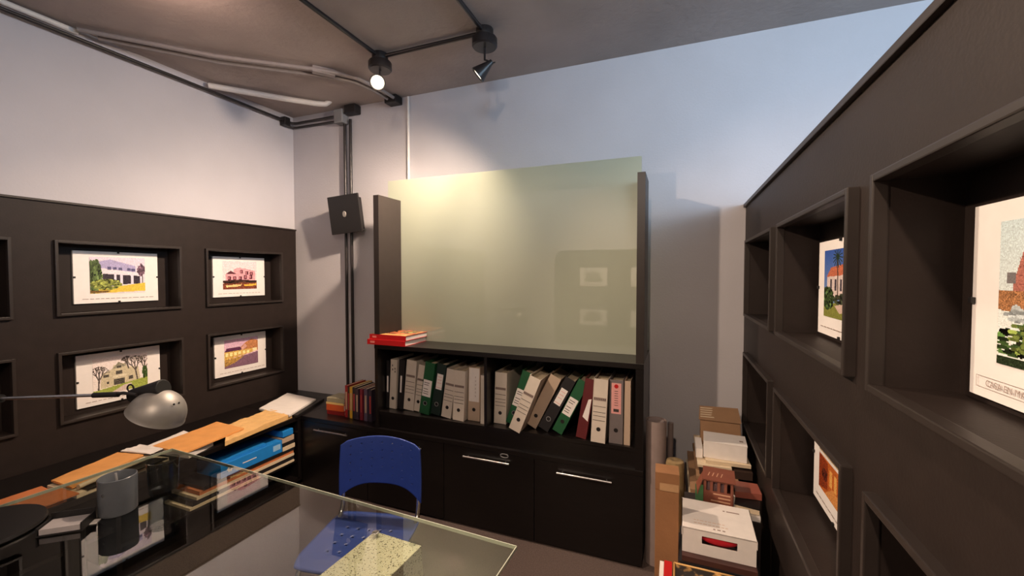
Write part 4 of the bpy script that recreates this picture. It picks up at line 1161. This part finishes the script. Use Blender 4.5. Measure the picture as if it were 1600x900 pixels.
gb = MB().tube([(-0.16, 0.134, 0.053), (0.15, 0.134, 0.053)], 0.004, 6).tube([(-0.158, -0.10, 0.053), (-0.158, 0.134, 0.053)], 0.004, 6)
gb.build('gold_border', cm((214, 168, 104)), mbk)
single('red_folder', B(-0.036, -0.006, 1.58, 1.795, 0, 0.476), M_REDBOOK, 'red folder standing beside the marbled album', 'folder', (-0.02, 1.68, 0), 0.002)
single('white_board', B(-0.053, -0.0375, 1.58, 1.79, 0, 0.472), M_WHITE, 'white board standing beside the red folder', 'board', (-0.045, 1.68, 0))

# tall narrow carton standing on the floor
tc_ = thing('tall_carton', 'tall narrow brown cardboard carton standing beside the pile', 'carton', (-0.032, 1.945, 0), (0, 0, R(2)), world=False)
B(-0.048, 0.048, -0.045, 0.045, 0, 0.785).build('body', M_CARD, tc_, 0.002)
B(-0.0485, 0.0485, -0.0472, 0.045, 0.785, 0.788).build('top_flap', M_CARD, tc_)
B(-0.0487, 0.0487, -0.0475, -0.0455, 0.715, 0.788).build('front_flap', M_CARD, tc_)
B(-0.030, 0.046, -0.0482, -0.0474, 0.712, 0.745).build('tape', M_TAPE, tc_)

# paper rolls behind it
single('paper_roll', MB().lathe([(0.054, 0.0), (0.056, 0.82), (0.0535, 0.82), (0.050, 0.80), (0.045, 0.80), (0.043, 0.817), (0.0, 0.80)], 32, (-0.102, 2.50, 0)), cm((150, 134, 130), 0.6), 'tall greyish paper roll standing against the cabinet side', 'paper roll', (-0.102, 2.50, 0))
single('paper_roll', MB().cyl((-0.030, 2.56, 0), (-0.026, 2.57, 0.79), 0.016, n=16), cm((112, 100, 98), 0.6), 'thin grey paper roll beside the tall greyish roll', 'paper roll', (-0.03, 2.56, 0))
single('wrapped_tube', MB().lathe([(0.046, 0.0), (0.047, 0.62), (0.044, 0.634), (0.030, 0.640), (0.012, 0.636), (0.0, 0.63)], 28, (0.0, 2.42, 0)), mat('plastic_wrapped_card', (150, 128, 92), 0.3, 0.2, 20, 0.4, 30), 'short wrapped tube standing behind the tall narrow carton', 'tube', (0.0, 2.42, 0))

# middle layer: boards and folders under the two upper boxes
z = 0.424
for i, (th, m_, lab, x0, x1, y0) in enumerate(((0.052, cm((46, 36, 34)), 'thick dark book near the bottom of the far pile', 0.06, 0.36, 2.31), (0.020, M_CREAM, 'cream folder near the bottom of the far pile', 0.07, 0.36, 2.30),
                                               (0.034, cm((52, 40, 38)), 'dark brown folder in the middle of the far pile', 0.09, 0.37, 2.32), (0.018, M_CARD2, 'tan board jutting out of the far pile', 0.075, 0.34, 2.30),
                                               (0.036, cm((44, 34, 32)), 'black folder above the tan board in the far pile', 0.12, 0.365, 2.36), (0.016, M_CARD2, 'tan folder below the plain white carton', 0.105, 0.30, 2.34),
                                               (0.040, cm((58, 44, 38)), 'dark folder directly below the plain white carton', 0.12, 0.365, 2.37), (0.012, M_CREAM, 'cream folder directly below the plain white carton', 0.11, 0.27, 2.36))):
    sheet('folder', m_, [(x0, y0), (x0 - 0.005, 2.80), (x1, 2.80), (x1, y0 + 0.012)], z, z + th, lab, 'folder', 0.0)
    z += th + 0.0006
ZM = z
# plain white box on the folders
sheet('folder', M_CREAM, [(0.15, 2.39), (0.15, 2.58), (0.355, 2.58), (0.36, 2.40)], ZM + 0.0003, ZM + 0.0168, 'pale folder pressed flat under the plain white carton', 'folder', 0.0)
wc = thing('white_carton', 'plain white carton with a small dark mark below the brown box', 'box', (0.245, 2.475, ZM + 0.0175), (0, 0, R(-3)), world=False)
B(-0.102, 0.102, -0.055, 0.10, 0, 0.085).build('body', M_WHITE, wc, 0.003)
MB().box(-0.103, 0.103, -0.056, 0.101, 0.085, 0.0875).build('lid', M_WHITE, wc)
B(0.07, 0.088, 0.0, 0.02, 0.0874, 0.088).build('printed_mark', M_INK, wc)
sheet('booklet', M_WHITE, [(0.105, 2.45), (0.105, 2.62), (0.138, 2.62), (0.138, 2.45)], ZM + 0.0005, ZM + 0.05, 'white booklet stack at the left of the plain white carton', 'papers', 0.0)
# brown box with crushed flaps on top at the back
bb = thing('cardboard_box', 'brown cardboard box with tape and dented flaps on top of the pile', 'box', (0.242, 2.72, ZM + 0.0005), (0, 0, R(-2)), world=False)
bm_ = MB()
bm_.prism([(-0.105, 0.0), (0.102, 0.0), (0.107, 0.07), (0.100, 0.152), (-0.108, 0.152), (-0.103, 0.08)], 'y', -0.07, 0.15)
bm_.build('body', M_CARD2, bb, 0.003)


def slab(p, t): return MB().add(p + [(x, y, z + t) for x, y, z in p], [(0, 3, 2, 1), (4, 5, 6, 7), (0, 1, 5, 4), (1, 2, 6, 5), (2, 3, 7, 6), (3, 0, 4, 7)])


slab([(-0.113, -0.080, 0.147), (0.105, -0.080, 0.150), (0.098, 0.05, 0.196), (-0.108, 0.05, 0.188)], 0.003).build('flap', M_CARD2, bb)
slab([(-0.108, 0.051, 0.188), (0.098, 0.051, 0.196), (0.102, 0.155, 0.155), (-0.108, 0.155, 0.155)], 0.003).build('flap', M_CARD2, bb)
tpm = MB()
for k in range(5):
    y = -0.06 + 0.021 * k; zf = 0.1505 + (y + 0.080) / 0.13 * 0.041
    tpm.add([(-0.105, y, zf + 0.0008), (-0.03 - 0.004 * k, y, zf + 0.0022), (-0.034, y + 0.009, zf + 0.0052), (-0.104, y + 0.009, zf + 0.0038)], [(0, 1, 2, 3)])
tpm.build('tape', cm((206, 188, 160), 0.3), bb)

# brick red bottle box with openings, on a green book
z = 0.5915
carton('document_box', 'dark document box hidden behind the white file box', (0.20, 2.165, 0.0), (0.31, 0.175, 0.555), cm((40, 34, 34)), 0, flaps=False)
book('hardcover_book', 'green book lying under the brick red bottle box', (0.165, 2.085, 0.556), (0.15, 0.19, 0.036), cm((44, 92, 52)), R(-2))
bt = thing('bottle_box', 'brick red printed box with open slots lying on the green book', 'box', (0.185, 2.10, 0.593), (0, 0, R(-4)), world=False)
M_BRICK = cm((132, 74, 56), 0.55)
fr = MB().box(-0.062, 0.062, 0.0, 0.004, 0, 0.058).box(-0.062, 0.062, 0.0, 0.004, 0.100, 0.110)
for x in (-0.062, -0.034, -0.004, 0.024, 0.050): fr.box(x, x + 0.012, 0.0, 0.004, 0.058, 0.100)
fr.box(-0.062, -0.058, 0, 0.13, 0, 0.110).box(0.058, 0.062, 0, 0.13, 0, 0.110).box(-0.062, 0.062, 0.126, 0.13, 0, 0.110).box(-0.062, 0.062, 0, 0.13, 0, 0.004)
fr.build('body', M_BRICK, bt)
B(-0.066, 0.070, -0.012, 0.132, 0.110, 0.114).build('lid', M_BRICK, bt)
MB().add([(-0.062, 0.0, 0.112), (-0.062, 0.08, 0.112), (-0.092, 0.085, 0.045), (-0.085, 0.0, 0.03), (-0.065, 0.0, 0.112), (-0.065, 0.08, 0.112), (-0.095, 0.085, 0.045), (-0.088, 0.0, 0.03)],
         [(0, 1, 2, 3), (7, 6, 5, 4), (0, 4, 5, 1), (1, 5, 6, 2), (2, 6, 7, 3), (3, 7, 4, 0)]).build('side_flap', M_BRICK, bt)
lt = MB()
for k, (x0, x1) in enumerate(((-0.02, 0.05), (0.0, 0.05), (-0.03, 0.05))): lt.box(x0, x1, -0.0008, 0.0005, 0.044 - 0.016 * k, 0.050 - 0.016 * k)
for k in range(4): lt.prism([(-0.045 + 0.018 * k, 0.03), (-0.041 + 0.018 * k, 0.03), (-0.034 + 0.018 * k, 0.07), (-0.038 + 0.018 * k, 0.07)], 'z', 0.114, 0.1145)
lt.build('printed_text', cm((206, 160, 130)), bt)
for k in range(3): MB().cyl((-0.038 + 0.03 * k, 0.03, 0.006), (-0.038 + 0.03 * k, 0.03, 0.098), 0.011, n=14).build('inner_tube', cm((140, 110, 112)), bt)
# books to the right of the bottle box
sheet('paper_stack', M_WHITE, [(0.255, 2.09), (0.255, 2.255), (0.365, 2.255), (0.352, 2.08)], 0.5565, 0.578, 'white papers sticking out below the black notebook on the right pile', 'papers', 0.0)
nbk = thing('notebook', 'black notebook with pale pages beside the brick red bottle box', 'notebook', (0.305, 2.10, 0.579), (0, 0, R(-10)), world=False)
B(-0.052, 0.045, 0, 0.16, 0.002, 0.024).build('pages', M_CREAM, nbk)
B(-0.054, 0.046, -0.001, 0.161, 0.024, 0.027).build('cover', M_BLACK, nbk)
sheet('booklet', cm((150, 84, 70)), [(0.262, 2.17), (0.262, 2.285), (0.37, 2.285), (0.372, 2.18)], 0.608, 0.636, 'reddish booklet lying at the far end of the black notebook', 'booklet', 0.0)
